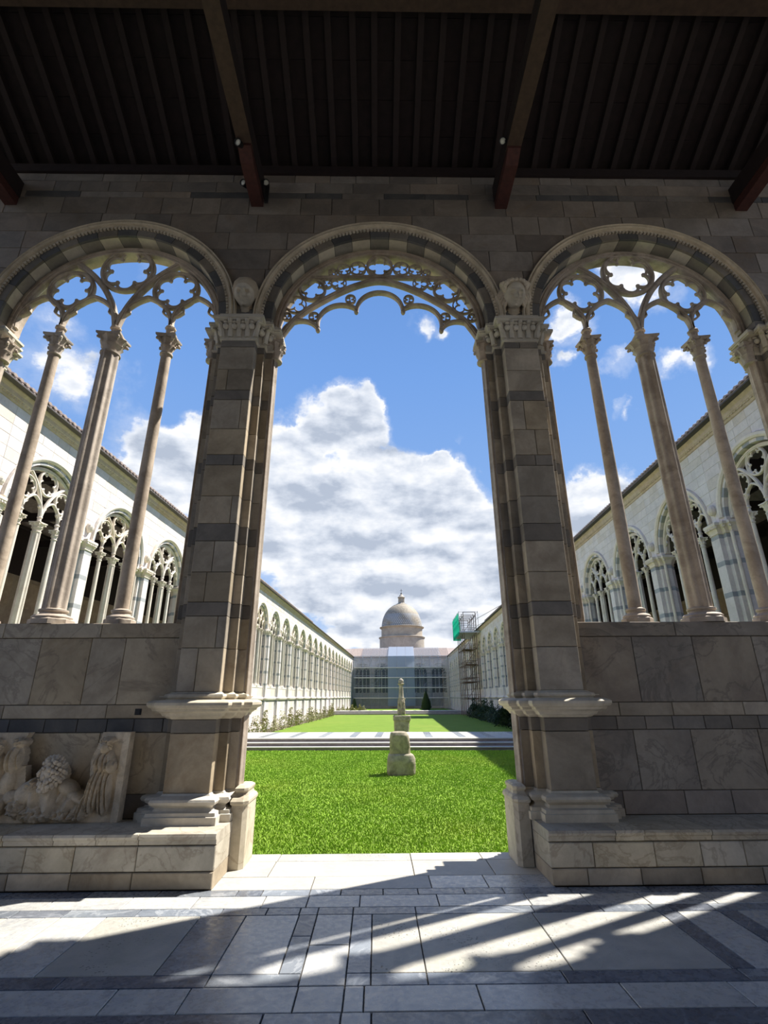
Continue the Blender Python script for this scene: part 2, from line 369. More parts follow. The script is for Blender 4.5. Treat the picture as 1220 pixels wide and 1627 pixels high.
# outside face of the spandrel (seen only by the sun)
# voussoirs, hood mouldings
def wedge(c, ra, rb, a0, a1, y0, y1, n=3, ch=.004):
    g = .0025
    pts = [(c[0]+ra*math.cos(a0+(a1-a0)*i/n), c[1]+ra*math.sin(a0+(a1-a0)*i/n)) for i in range(n+1)]
    pts2 = [(c[0]+rb*math.cos(a0+(a1-a0)*i/n), c[1]+rb*math.sin(a0+(a1-a0)*i/n)) for i in range(n+1)]
    return MB().prism(pts+pts2[::-1], y0, y1, 0, ch)
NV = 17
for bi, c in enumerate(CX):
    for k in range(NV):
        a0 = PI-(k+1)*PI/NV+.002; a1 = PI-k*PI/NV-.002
        wp('shaded_voussoir_face', wedge((c, Z0), R1, RH0+.01, a0, a1, 5.93, 5.968), 'dark' if k % 2 == 0 else 'band')  # face layer toned darker than the soffit, its shade painted in
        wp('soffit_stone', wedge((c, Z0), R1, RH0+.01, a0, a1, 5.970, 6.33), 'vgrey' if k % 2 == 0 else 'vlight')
    for sx in (-1, 1):   # stilt between capital and arch
        wp('arch_stilt', MB().box(*sorted((c+sx*R1, c+sx*(RH0+.01))), 5.93, 6.33, 6.62, Z0-.003, 0), 'band')
    path = [(c+math.cos(a), Z0+math.sin(a)) for a in np.linspace(0, PI, 49)]
    prof = [(RH0+.03, 5.95), (RH0+.03, 5.905), (RH0+.055, 5.90), (RH0+.06, 5.875), (RH0+.08, 5.86), (RH0+.10, 5.87), (RH0+.105, 5.89), (RH0+.115, 5.87), (RH0+.13, 5.86), (RH1-.005, 5.87), (RH1, 5.90), (RH1, 5.95)]
    loops = []
    for a in np.linspace(0, PI, 57): loops.append([(c+q[0]*math.cos(a), q[1], Z0+q[0]*math.sin(a)) for q in prof])
    loops = [[(p[0], p[1], 6.64) for p in loops[0]]]+loops+[[(p[0], p[1], 6.64) for p in loops[-1]]]
    h = wp('hood_moulding', MB().loft(loops, cap=True), 'hood', smooth=True, angle=40)
    dm = MB()
    for k in range(96):
        a0 = PI*k/96; a1 = a0+PI/96*.6
        ra = RH0-.004; rb = RH0+.028
        P4 = [(ra, a0), (ra, a1), (rb, a1), (rb, a0)]
        dm.prism([(c+r*math.cos(a), Z0+r*math.sin(a)) for r, a in P4], 5.902-(k % 2)*.006, 5.95)
    o = wp('dentil_band', dm, 'hood'); o['kind'] = 'stuff'

# ------------------------------------------------------------------ piers
DARKB = [(2.47, 2.63), (3.36, 3.58), (4.36, 4.51), (5.32, 5.47), (6.17, 6.30)]
LIGHTB = [(1.66, 2.12), (2.12, 2.47), (2.63, 2.98), (2.98, 3.36), (3.58, 3.94), (3.94, 4.36), (4.51, 4.88), (4.88, 5.32), (5.47, 5.80), (5.80, 6.17)]
A_, B_, C_ = .235, .335, .425
def plan(o):
    """stepped plan of a pier, offset outwards by o (pier centre at 0,0)"""
    y1, y2, y3 = .35, .20, .09
    q = [(A_+o, -y1-o), (A_+o, -y2-o), (B_+o, -y2-o), (B_+o, -y3-o), (C_+o, -y3-o)]
    h = q+[(a, -b) for a, b in q[::-1]]
    return h+[(-a, b) for a, b in h[::-1]]
def plan_loft(prof, mi=0):
    return MB().loft([[(x, y, z) for x, y in plan(o)] for z, o in prof], mi, cap=True)
def leaf_curls(mb, pts, z0, z1, r):
    for (x, y, nx, ny, kind) in pts:
        t = (-ny, nx)
        if kind == 'ball':
            mb.ball((x+nx*.05, y+ny*.05, z1-.085), (.042, .042, .045), 10, 8); mb.ball((x+nx*.07, y+ny*.07, z1-.03), (.034, .03, .018), 8, 6); continue
        w = r; loops = []
        for f0 in (0, .3, .6, .85, 1, .93):
            z = z0+(z1-z0)*f0-(0.03 if f0 == .93 else 0); o = .02+.07*f0**1.6+(.03 if f0 in (1, .93) else 0); ww = w*(1.15-.25*f0)
            loops.append([(x+nx*a+t[0]*b*ww, y+ny*a+t[1]*b*ww, z) for a, b in ((o-.035, -1), (o, -.7), (o+.008, 0), (o, .7), (o-.035, 1))])
        mb.loft(loops, cap=True)
PIERLAB = {1: 'stepped stone pier at the far left edge of the view, left of the left window', 2: 'dark-banded stone pier on the left side of the open doorway', 3: 'dark-banded stone pier on the right side of the open doorway', 4: 'stepped stone pier at the far right edge, sunlit capital, right of the right window'}
def make_capital_mesh():
    m = plan_loft([(6.27, 0), (6.285, .022), (6.305, .022), (6.315, .004), (6.40, .004), (6.50, .012), (6.555, .03), (6.56, .105), (6.58, .105), (6.585, .12), (6.62, .12), (6.625, .05), (6.70, .05), (6.705, 0)])
    pts = []
    for fy in (-1, 1):
        for x in (-.118, 0, .118): pts.append((x, fy*.35, 0, fy, 'tab'))
        for x in (-.18, -.059, .059, .18): pts.append((x, fy*.35, 0, fy, 'ball'))
        for sx in (-1, 1):
            q = .7071
            pts.append((sx*A_, fy*.35, sx*q, fy*q, 'tab')); pts.append((sx*B_, fy*.20, sx*q, fy*q, 'tab')); pts.append((sx*(A_+.06), fy*.20, 0, fy, 'ball'))
    for sx in (-1, 1):
        pts.append((sx*A_, -.28, sx, 0, 'ball')); pts.append((sx*B_, -.14, sx, 0, 'ball')); pts.append((sx*C_, 0, sx, 0, 'tab'))
    leaf_curls(m, pts, 6.33, 6.565, .036)
    return m.mesh('capital', 'innerlight', True, 35)
cap_me = make_capital_mesh()
ledge_me = plan_loft([(1.385, 0), (1.39, .012), (1.41, .03), (1.415, .05), (1.44, .062), (1.46, .085), (1.465, .10), (1.49, .11), (1.50, .135), (1.525, .15), (1.55, .15), (1.565, .135), (1.578, .10), (1.582, .045), (1.59, .04), (1.60, .055), (1.615, .06), (1.635, .05), (1.642, .02), (1.66, 0)]).mesh('ledge_moulding', 'innerlight', True, 30)
base_me = plan_loft([(.425, .12), (.43, .125), (.50, .125), (.505, .11), (.535, .105), (.545, .06), (.57, .045), (.585, .06), (.60, .085), (.625, .095), (.645, .085), (.66, .05), (.67, .015), (.69, 0)]).mesh('base_moulding', 'innerlight', True, 30)
def colonnette_mesh(side):
    mb = MB(); cx = side*(C_+.012)
    prof = []
    # fluted shaft with two rolls
    pts = []
    for i in range(28):
        a = 2*PI*i/28; r = .062*(1+.16*math.cos(6*a)); pts.append((cx+r*math.cos(a)*.8, r*math.sin(a)*1.35))
    mb.loft([[(x, y, z) for x, y in pts] for z in (.69, 6.18)], cap=True)
    return mb
def small_cap(mb, cx, cy, z0, z1, r0, w, mi=0):
    """Corinthian-like capital: bell with leaf lobes, corner volutes, square abacus"""
    H = z1-z0
    mod = lambda a, z: 1+.10*math.cos(8*a)*min(1, max(0, (z-z0)/H*1.5))
    mb.lathe([(r0*1.0, z0-.01), (r0*1.28, z0), (r0*1.28, z0+.025), (r0*1.02, z0+.035), (r0*1.12, z0+H*.3), (r0*1.42, z0+H*.46), (r0*1.2, z0+H*.5), (r0*1.35, z0+H*.68), (r0*1.7, z0+H*.82)], 24, (cx, cy), mi, mod)
    q = w
    for k in range(4):
        a = PI/4+k*PI/2
        for t, zz, rr in ((.78, .70, .028), (.98, .78, .030), (1.12, .74, .02)):
            mb.ball((cx+q*1.2*t*math.cos(a), cy+q*1.2*t*math.sin(a), z0+H*zz), (rr, rr, rr*1.2), 6, 5, mi)
        a = k*PI/2; mb.ball((cx+q*.95*math.cos(a), cy+q*.95*math.sin(a), z0+H*.86), .022, 6, 5, mi)
        mb.ball((cx+q*.80*math.cos(a), cy+q*.80*math.sin(a), z0+H*.42), (.026, .026, .03), 6, 5, mi)
    mb.loft([[(cx+sx*s, cy+sy*s, z) for sx, sy in ((-1, -1), (0, -.86), (1, -1), (.86, 0), (1, 1), (0, .86), (-1, 1), (-.86, 0))] for s, z in ((q*.95, z1-H*.16), (q*1.12, z1-H*.10), (q*1.14, z1), (q*.7, z1+.004))], mi, cap=True)
def small_base(mb, cx, cy, z0, z1, r, mi=0):
    H = z1-z0; oc = lambda R, z: [(cx+R*math.cos(PI/8+k*PI/4), cy+R*math.sin(PI/8+k*PI/4), z) for k in range(8)]
    mb.loft([oc(r*2.3, z0), oc(r*2.3, z0+H*.28), oc(r*2.05, z0+H*.36)], mi, cap=True)
    mb.lathe([(r*2.0, z0+H*.34), (r*2.05, z0+H*.45), (r*1.85, z0+H*.55), (r*1.4, z0+H*.62), (r*1.3, z0+H*.72), (r*1.5, z0+H*.80), (r*1.5, z0+H*.9), (r*1.02, z1)], 20, (cx, cy), mi)
capm = MB(); small_cap(capm, 0, 0, 6.17, 6.50, .075, .105); colcap_me = capm.mesh('capital', 'trac', True, 40)
ped_me = MB().loft([[(x, y, z) for x, y in ((-.07, -.24), (.045, -.24), (.085, -.19), (.085, .19), (.045, .24), (-.07, .24))] for z in (0.001, .56)]+
    [[(x*s, y*s, z) for x, y in ((-.07, -.24), (.045, -.24), (.085, -.19), (.085, .19), (.045, .24), (-.07, .24))] for s, z in ((1.12, .575), (1.14, .60), (1.0, .625), (.8, .64), (.72, .665), (.84, .69), (.84, .71), (.6, .73))], cap=True).mesh('pedestal', 'bench')
pier_objs = {}
for pi_, px in enumerate(PX):
    root = empty('banded_pier', (px, YC, 0)); vis = pi_ in PIERLAB
    if vis: tag(root, PIERLAB[pi_], 'pier', 'stone piers of the near arcade')
    else: tag(root, 'stone pier of the arcade beyond the %s edge of the view' % ('left' if px < 0 else 'right'), 'pier', 'stone piers of the near arcade')
    pier_objs[pi_] = root
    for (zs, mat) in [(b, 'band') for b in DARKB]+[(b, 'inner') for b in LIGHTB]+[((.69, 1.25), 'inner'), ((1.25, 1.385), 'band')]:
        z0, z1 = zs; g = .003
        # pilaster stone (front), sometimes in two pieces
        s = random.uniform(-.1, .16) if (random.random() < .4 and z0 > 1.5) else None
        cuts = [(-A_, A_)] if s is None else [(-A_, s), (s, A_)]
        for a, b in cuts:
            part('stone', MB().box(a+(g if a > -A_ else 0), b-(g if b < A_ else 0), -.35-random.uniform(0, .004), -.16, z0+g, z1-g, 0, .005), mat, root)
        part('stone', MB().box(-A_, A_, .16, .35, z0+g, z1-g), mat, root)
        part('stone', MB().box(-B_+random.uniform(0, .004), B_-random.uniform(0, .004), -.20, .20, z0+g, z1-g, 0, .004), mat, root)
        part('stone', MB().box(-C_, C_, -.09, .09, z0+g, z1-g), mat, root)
    part('core', MB().box(-A_+.02, A_-.02, -.30, .30, .43, 6.6).box(-B_+.02, B_-.02, -.17, .17, .43, 6.6), 'mortar', root)
    part('core', MB().box(-B_+.01, B_-.01, -.19, .19, 0, .43), 'bench', root)
    link('base_moulding', base_me, root); link('ledge_moulding', ledge_me, root); link('capital', cap_me, root)
    part('impost_block', MB().box(-.26, .26, -.20, .20, 6.70, 6.96, 0, .004), 'dark', root)
    for sd_ in (-1, 1):
        c = part('colonnette', colonnette_mesh(sd_), 'trac', root, True, 40)
        k = link('capital', colcap_me, c, (sd_*(C_+.03), 0, 0))
        door = (pi_ == 2 and sd_ == 1) or (pi_ == 3 and sd_ == -1)
        if door:
            p = link('pedestal', ped_me, root, (sd_*(C_+.09), 0, 0))
            if sd_ < 0: p.rotation_euler = (0, 0, PI)
    # carved spandrel stone behind the heads

# ------------------------------------------------------------------ tracery
def circ(cx, cz, r, n=40, a0=0, a1=2*PI, closed=True):
    return [(cx+r*math.cos(a0+(a1-a0)*i/(n if closed else n-1)), cz+r*math.sin(a0+(a1-a0)*i/(n if closed else n-1))) for i in range(n)]
def section(w, d):
    """moulded bar section: half width w, half depth d"""
    return [(-w, -d*.35), (-w*.75, -d*.75), (-w*.35, -d*.8), (-w*.3, -d), (w*.3, -d), (w*.35, -d*.8), (w*.75, -d*.75), (w, -d*.35), (w, d*.35), (w*.3, d), (-w*.3, d), (-w, d*.35)]
def foil_r(n, a, b, rot):
    def f(t):
        best = .02
        for k in range(n):
            al = rot+2*PI*k/n; d = t-al; c = math.cos(d); disc = b*b-(a*math.sin(d))**2
            if disc >= 0 and a*c+math.sqrt(disc) > best: best = a*c+math.sqrt(disc)
        return best
    return f
def rosette(mb, cx, cz, R, n, d, rot=PI/2, a=.50, b=.30, rim=.115):
    """moulded ring holding a bar bent into n foils, with open eyelets behind the cusps"""
    wr = R*rim*.62+.004; ring = R-wr
    mb.bar(circ(cx, cz, ring, max(24, n*8)), section(wr, d), closed=True)
    N_ = n*14; ri = ring-wr*.7; sc = ri/(a+b); f = foil_r(n, a*sc, b*sc, rot)
    w = max(.009, R*.052); path = []
    for i in range(N_):
        t = 2*PI*i/N_; r = f(t); path.append((cx+r*math.cos(t), cz+r*math.sin(t)))
    mb.bar(path, [(-w, -d*.35), (0, -d*.55), (w, -d*.35), (w, d*.35), (0, d*.55), (-w, d*.35)], closed=True)
    for kx in range(n):
        t = rot+PI/n+2*PI*kx/n; r = f(t)
        mb.ball((cx+(r-w*.6)*math.cos(t), 0, cz+(r-w*.6)*math.sin(t)), (w*1.7, d*.55, w*1.7), 6, 5)
def arcpts(p, q, bulge, n=14):
    """arc from p to q with sagitta = bulge (to the left of p->q)"""
    (x0, z0), (x1, z1) = p, q; mx, mz = (x0+x1)/2, (z0+z1)/2; L = math.hypot(x1-x0, z1-z0)
    nx, nz = -(z1-z0)/L, (x1-x0)/L; out = []
    if abs(bulge) < 1e-4: return [(x0+(x1-x0)*i/(n-1), z0+(z1-z0)*i/(n-1)) for i in range(n)]
    R = (L*L/4+bulge*bulge)/(2*abs(bulge)); s = 1 if bulge > 0 else -1
    cx, cz = mx-nx*s*(R-abs(bulge)), mz-nz*s*(R-abs(bulge))
    a0 = math.atan2(z0-cz, x0-cx); a1 = math.atan2(z1-cz, x1-cx)
    while a1-a0 > PI: a1 -= 2*PI
    while a1-a0 < -PI: a1 += 2*PI
    return [(cx+R*math.cos(a0+(a1-a0)*i/(n-1)), cz+R*math.sin(a0+(a1-a0)*i/(n-1))) for i in range(n)]
XCOL = (-.815, 0, .815)
def frame_ring(mb, d=.055):
    loops = []
    prof = [(R2_+.075, .16), (R2_+.075, -d), (R2_+.045, -d), (R2_+.04, -d*1.3), (R2_+.015, -d*1.3), (R2_+.01, -d), (R2_-.01, -d), (R2_-.015, -d*1.2), (R2_-.03, -d*1.1), (R2_-.035, -d*.5), (R2_-.035, d*.5), (R2_, d*.8), (R2_, .16)]
    A = list(np.linspace(0, PI, 49))
    loops = [[(q[0]*math.cos(a), q[1], Z0-.07+q[0]*math.sin(a)) for q in prof] for a in A]
    mb.loft(loops, cap=True)
def window_tracery():
    mb = MB(); d = .055; S = section(.046, d*1.1); Sm = section(.036, d)
    frame_ring(mb)
    z6 = 6.79; EX = [-1.50, -.815, 0, .815, 1.50]
    for i in range(4):
        a, b = EX[i], EX[i+1]; m = (a+b)/2; top = 7.37
        for (p, bl) in (((a, z6), .12), ((b, z6), -.12)):
            mb.bar(arcpts(p, (m, top), bl, 14), Sm)
        # cusped head: two open cusps per light
        for sg, x0 in ((1, a), (-1, b)):
            P0 = (x0+sg*.045, z6+.22); P1 = (x0+sg*.155, z6+.30); P2 = (x0+sg*.13, z6+.42)
            mb.bar([P0, ((P0[0]+P1[0])/2, P0[1]+.03), P1], section(.014, .035)); mb.bar([P1, ((P2[0]+P1[0])/2+sg*.005, P1[1]+.06), P2], section(.014, .035))
    for s in (-1, 1):
        # sub-arches over each pair of lights
        mb.bar(arcpts((s*.02, z6), (s*.80, 8.02), .17*s*-1*-1, 22), S) if False else None
        mb.bar(arcpts((s*.01, z6), (s*.80, 8.03), (.16 if s > 0 else -.16)*1, 22), S)
        mb.bar(arcpts((s*1.52, z6), (s*.80, 8.03), (-.19 if s > 0 else .19), 22), S)
        rosette(mb, s*.805, 7.515, .365, 6, d*.9)
    rosette(mb, 0, 7.90, .425, 6, d)
    # short shafts on the capitals
    for x in XCOL: mb.loft([[(x+r*math.cos(2*PI*k/8+PI/8), r*math.sin(2*PI*k/8+PI/8), z) for k in range(8)] for r, z in ((.085, 6.625), (.085, 6.65), (.06, 6.665), (.058, 6.76), (.078, 6.775), (.08, 6.80), (.05, 6.83))], cap=True)
    return mb
def door_tracery():
    mb = MB(); d = .052; S = section(.042, d*1.2); s2 = section(.029, d); s3 = section(.012, d*.5)
    frame_ring(mb)
    C = [(-1.49, 6.62), (-1.28, 6.98), (-1.0, 7.24), (-.62, 7.50), (-.30, 7.66), (0, 7.73)]
    C = C+[(-x, z) for x, z in C[:-1][::-1]]
    # smooth the polyline
    def smooth(P, n=4):
        out = []
        for i in range(len(P)-1):
            p0 = P[max(i-1, 0)]; p1 = P[i]; p2 = P[i+1]; p3 = P[min(i+2, len(P)-1)]
            for k in range(n):
                t = k/n; out.append(tuple(.5*((2*p1[j])+(-p0[j]+p2[j])*t+(2*p0[j]-5*p1[j]+4*p2[j]-p3[j])*t*t+(-p0[j]+3*p1[j]-3*p2[j]+p3[j])*t**3) for j in (0, 1)))
        return out+[P[-1]]
    mb.bar(smooth(C), S)
    # upper rib: from the ring, nearly level, to the crown
    U = [(-1.14, 7.78), (-.6, 7.80), (0, 7.81), (.6, 7.80), (1.14, 7.78)]
    mb.bar(smooth(U, 3), s2)
    # hanging cusped foils
    foils = [((-.355, 7.16), (.355, 7.16), .345), ]
    for s in (-1, 1):
        foils.append(((s*.93, 6.82), (s*.36, 7.18), .24*(1)))
        foils.append(((s*1.46, 6.62), (s*.93, 6.80), .24))
    for p, q, b in foils:
        if p[0] > q[0]: p, q = q, p
        mb.bar(arcpts(p, q, b, 20), s2)
    for s in (-1, 1):
        for x, z in ((.358, 7.15), (.93, 6.80)):
            mb.ball((s*x, 0, z-.015), (.036, .05, .045), 8, 6)
        for x, z in ((.45, 7.37), (1.0, 7.03)):   # little trefoils behind the cusps
            rosette(mb, s*x, z, .085, 3, d*.6, rot=PI/2+s*.4, a=.42, b=.38, rim=.06)
        rosette(mb, s*1.045, 7.55, .215, 4, d*.9, rot=.2*s, a=.40, b=.33, rim=.10)
        for x, z, r, ro in ((.64, 7.69, .125, .5), (.83, 7.68, .095, 2.2), (1.285, 7.26, .165, .3), (1.41, 7.03, .075, 0), (.345, 7.985, .135, -.6), (.565, 7.955, .115, .9), (.74, 7.90, .075, .4)):
            rosette(mb, s*x, z, r, 3, d*.6, rot=PI/2+s*ro, a=.44, b=.40, rim=.055)
    rosette(mb, 0, 8.02, .215, 4, d, rot=0, a=.40, b=.33, rim=.10)
    return mb
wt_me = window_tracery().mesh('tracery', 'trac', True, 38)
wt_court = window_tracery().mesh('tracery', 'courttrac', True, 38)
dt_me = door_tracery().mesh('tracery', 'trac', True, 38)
wno = 0
for bi, c in enumerate(CX):
    o = link('window_%d' % (bi+1), dt_me if bi == 2 else wt_me, None, (c, YT, 0)); struct(o)
# columns
def slender(mat, name='slender_column'):
    s = MB(); s.lathe([(.078, 2.60), (.080, 3.2), (.078, 4.5), (.070, 6.33)], 24)
    b = MB(); small_base(b, 0, 0, ZS, 2.61, .078)
    k = MB(); small_cap(k, 0, 0, 6.31, 6.625, .070, .125)
    return s.mesh('shaft', mat, True, 40), b.mesh('base', mat, True, 40), k.mesh('capital', mat, True, 40)
def cluster(mat):
    s = MB(); pts = []
    for i in range(48):
        a = 2*PI*i/48; r = .118*(1+.09*math.cos(8*a)+.05*math.cos(4*a)); pts.append((r*math.cos(a), r*math.sin(a)*1.12))
    s.loft([[(x*f, y*f, z) for x, y in pts] for z, f in ((2.60, 1.04), (4, 1.02), (6.33, .97))], cap=True)
    b = MB(); small_base(b, 0, 0, ZS, 2.62, .108)
    k = MB(); small_cap(k, 0, 0, 6.31, 6.625, .108, .155)
    return s.mesh('shaft', mat, True, 50), b.mesh('base', mat, True, 40), k.mesh('capital', mat, True, 40)
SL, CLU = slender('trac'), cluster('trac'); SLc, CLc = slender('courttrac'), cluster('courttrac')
def column(name, meshes, loc, parent=None):
    o = empty(name, loc) if parent is None else empty(name, loc, 0, parent)
    for n, m in zip(('shaft', 'base', 'capital'), meshes): link(n, m, o)
    return o
for bi, c in enumerate(CX):
    if bi == 2: continue
    side = {0: 'beyond the left edge', 1: 'left', 3: 'right', 4: 'beyond the right edge'}[bi]
    for j, dx in enumerate(XCOL):
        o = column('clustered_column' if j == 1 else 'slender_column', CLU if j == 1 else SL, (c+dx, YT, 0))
        if bi in (1, 3):
            if j == 1: lab = 'thick fluted column in the middle of the %s traceried window, standing on the sill' % side
            else: lab = 'slender round column in the %s traceried window, %s its thick middle column' % (side, 'left of' if j == 0 else 'right of')
        else: lab = '%s column of the arcade window %s' % ('thick fluted' if j == 1 else ('left slender' if j == 0 else 'right slender'), side)
        tag(o, lab, 'column', 'columns of the near windows')

# ------------------------------------------------------------------ parapet walls
YF = 5.985
def run_blocks(xa, xb, joints, z0, z1, mat, yf, name='slab', yb=6.06, ch=.005, jit=.004):
    J = [xa]+[j for j in joints if xa+.1 < j < xb-.1]+[xb]
    for a, b in zip(J[:-1], J[1:]):
        wp(name, MB().box(a+.003, b-.003, yf-random.uniform(0, jit), yb, z0+.003, z1-.003, 0, ch), mat if isinstance(mat, str) else random.choice(mat))
JL = {'sill': [-7.3, -5.2, -4.3, -3.19], 'slab': [-9.2, -8.5, -7.8, -7.1, -6.3, -5.4, -4.66, -3.85, -3.28, -2.89], 'thin': [-8.6, -7.3, -6.1, -5.2, -4.1, -2.976], 'low': [-9, -8.1, -7.2, -6.4, -5.2, -4.4, -3.74, -3.0], 'bot': [-9, -8, -7, -6.1, -5.0, -4.2, -3.2]}
JR = {'sill': [3.5, 4.9, 6.4, 8], 'slab': [2.97, 3.677, 4.387, 5.1, 5.9, 6.7, 7.5, 8.3, 9.1], 'thin': [2.7, 3.3, 4.1, 4.9, 5.7, 6.9, 8.1], 'low': [2.815, 3.45, 4.2, 5.0, 6.1, 7.0, 8.0, 9.0], 'bot': [2.6, 3.259, 3.761, 4.5, 5.3, 6.4, 7.4, 8.6]}
for xa, xb, J in ((-9.6, PX[1]-.3, JL), (PX[1]+.3, PX[2]-.3, JL), (PX[3]+.3, PX[4]-.3, JR), (PX[4]+.3, 9.7, JR)):
    L = xa < 0
    wp('wall_core', MB().box(xa, xb, 6.0, 6.26, -.74, 2.40), 'mortar')
    wp('outer_facing', MB().box(xa, xb, 6.255, 6.275, -.74, 2.40), 'court')
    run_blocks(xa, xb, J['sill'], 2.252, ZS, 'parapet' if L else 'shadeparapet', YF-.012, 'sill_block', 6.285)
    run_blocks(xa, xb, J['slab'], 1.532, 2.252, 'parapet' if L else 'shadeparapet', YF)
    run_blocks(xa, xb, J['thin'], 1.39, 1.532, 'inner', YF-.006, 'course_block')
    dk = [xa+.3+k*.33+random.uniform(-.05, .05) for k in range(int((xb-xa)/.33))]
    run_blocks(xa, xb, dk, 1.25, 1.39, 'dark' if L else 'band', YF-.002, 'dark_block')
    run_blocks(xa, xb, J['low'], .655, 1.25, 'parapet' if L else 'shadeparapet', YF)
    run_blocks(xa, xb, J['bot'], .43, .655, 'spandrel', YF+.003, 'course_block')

# ------------------------------------------------------------------ benches
def bench(name, xa, xb, js, jb, jf, lab, endx):
    root = empty(name, ((xa+xb)/2, 5.66, 0)); ox, oy = (xa+xb)/2, 5.66; tag(root, lab, 'bench')
    def rb(js, z0, z1, yf, nose=False):
        J = [xa]+[j for j in js if xa+.05 < j < xb-.05]+[xb]
        for a, b in zip(J[:-1], J[1:]):
            a2, b2 = a+.003, b-.003; y = yf-random.uniform(0, .006)
            if nose:
                pr = [(y+.03, z0), (y+.01, z0+.012), (y+.008, z0+.045), (y-.012, z0+.055), (y-.018, z0+.075), (y-.008, z1), (y+.01, z1+.001), (5.975, z1), (5.975, z0)]
                # end returns follow the nosing roughly
                m = MB().loft([[(x-ox, q[0]-oy, q[1]) for q in pr] for x in (a2, b2)], cap=True)
                part('seat_slab', m, 'bench', root)
            else: part('block', MB().box(a2-ox, b2-ox, y-oy, 5.975-oy, z0+.003, z1-.003, 0, .007), 'bench' if z0 > .1 else 'inner', root)
    rb(js, .335, .43, 5.36, True); rb(jb, .135, .335, 5.365); rb(jf, 0.001, .135, 5.352)
    return root
bench('stone_bench', -9.6, -1.465, [-8.7, -7.9, -7, -6.2, -5.3, -4.5, -3.9, -3.4, -2.945, -2.56, -2.174], [-9, -8.2, -7.5, -6.6, -5.8, -5, -4.3, -3.7, -3.176, -2.738, -2.175], [-9, -8, -7.2, -6.3, -5.4, -4.6, -3.85, -3.286, -2.731, -2.187], 'long pale stone wall bench left of the doorway, carved relief standing on it', -1.465)
bench('stone_bench', 1.578, 9.7, [2.2, 2.47, 3.1, 3.7, 4.5, 5.2, 6, 6.8, 7.6, 8.5], [1.981, 2.545, 2.978, 3.377, 3.9, 4.6, 5.3, 6.1, 6.9, 7.7, 8.6], [1.902, 2.386, 2.939, 3.5, 4.1, 4.9, 5.7, 6.6, 7.5, 8.4], 'long stone wall bench right of the doorway, bare seat in shade', 1.578)

# ------------------------------------------------------------------ floor
floor = struct(empty('floor', (0, 3, 0)))
part('bedding', MB().box(-12, 12, -9.2, .56, -.74, -.012), 'mortar', floor)
def fs(x0, x1, y0, y1, mat, z=0.0, name='paving_slab'):
    g = .004; x0, x1 = sorted((x0, x1)); y0, y1 = sorted((y0, y1))
    part(name, MB().box(x0+g, x1-g, y0+g-3, y1-g-3, -.05, z-random.uniform(0, .0025), 0, .003, '+z'), mat, floor)
def row(y0, y1, js, mats, alt=None):
    for i, (a, b) in enumerate(zip(js[:-1], js[1:])):
        fs(a, b, y0, y1, mats if isinstance(mats, str) else (mats[i % len(mats)]))
Y = [6.43, 6.17, 5.69, 5.35, 5.20, 4.94, 4.795, 3.90, 3.755, 3.49]
row(Y[1], Y[0], [-1.55, -1.04, .358, 1.11, 1.65], ['sill', 'flrough', 'sill', 'sill'])
row(Y[2], Y[1], [-1.6, -1.045, .358, 1.137, 1.7], 'sill')
row(Y[3], Y[2], [-1.5, -.59, .49, 1.003, 1.6], ['sill', 'sill', 'flwhite', 'flwhite'])
ext_l = [-9.6, -8.7, -7.9, -7.1, -6.2, -5.4, -4.7, -3.9, -3.2]; ext_r = [3.4, 4.2, 5.0, 5.9, 6.7, 7.6, 8.5, 9.6]
row(Y[4], Y[3], ext_l+[-2.5, -1.9, -1.222, -1.003, -.588, -.316, .053, .359, .764, 1.11, 1.7, 2.4, 3.0]+ext_r, ['flgrey', 'flgrey', 'fldark'])
row(Y[5], Y[4], ext_l+[-2.72, -2.08, -1.514, -.948, -.58, -.143, .511, 1.268, 1.75, 2.25, 2.8]+ext_r, 'flwhite')
row(Y[6], Y[5], ext_l+[-2.87, -2.466, -1.9, -1.239, -.877, -.614, -.47, -.19, .309, 1.25, 1.8, 2.214, 2.356, 2.7]+ext_r, ['fldark', 'flgrey', 'flgrey'])
# panel row
PJ = [(-9.6, -8.6, 'flwhite'), (-8.6, -7.6, 'flgrey'), (-7.6, -6.4, 'flwhite'), (-6.4, -5.8, 'flgrey'), (-5.8, -4.6, 'flrough'), (-4.6, -3.7, 'flwhite'), (-3.7, -3.3, 'fldark'), (-3.3, -2.87, 'sill'), (-2.87, -2.58, 'flwhite'), (-2.58, -2.46, 'sill'), (-2.46, -2.105, 'flwhite'), (-2.105, -1.376, 'flrough'), (-1.376, -1.022, 'flgrey'),
      (-1.022, -.609, 'flwhite'), (-.19, -.038, 'flgrey'), (.305, 1.222, 'flrough'), (1.222, 2.222, 'flrough'), (2.222, 2.37, 'fldark'), (2.37, 2.70, 'flwhite'), (2.70, 2.85, 'fldark'), (2.85, 3.6, 'flwhite'), (3.6, 4.7, 'flrough'), (4.7, 4.9, 'fldark'), (4.9, 6.2, 'flwhite'), (6.2, 7.5, 'flrough'), (7.5, 9.6, 'flwhite')]
for a, b, m in PJ: fs(a, b, Y[7], Y[6], m)
fs(-.609, -.468, Y[7], 4.42, 'flgrey'); fs(-.609, -.468, 4.42, Y[6], 'fldark')
fs(-.468, -.19, Y[7]-.14, 4.28, 'flwhite'); fs(-.468, -.19, 4.28, Y[6], 'flwhite')
fs(-.038, .305, Y[7], Y[6], 'flrough')
fs(-.19, -.038, Y[8], Y[7], 'flgrey'); fs(-.038, .305, Y[8], Y[7], 'flgrey')
row(Y[8], Y[7], [-9.6, -7.5, -5.6, -4.3, -3.0, -1.9, -1.02, -.468], ['fldark', 'fldark', 'fldark', 'fldark', 'fldark', 'fldark', 'flgrey'])
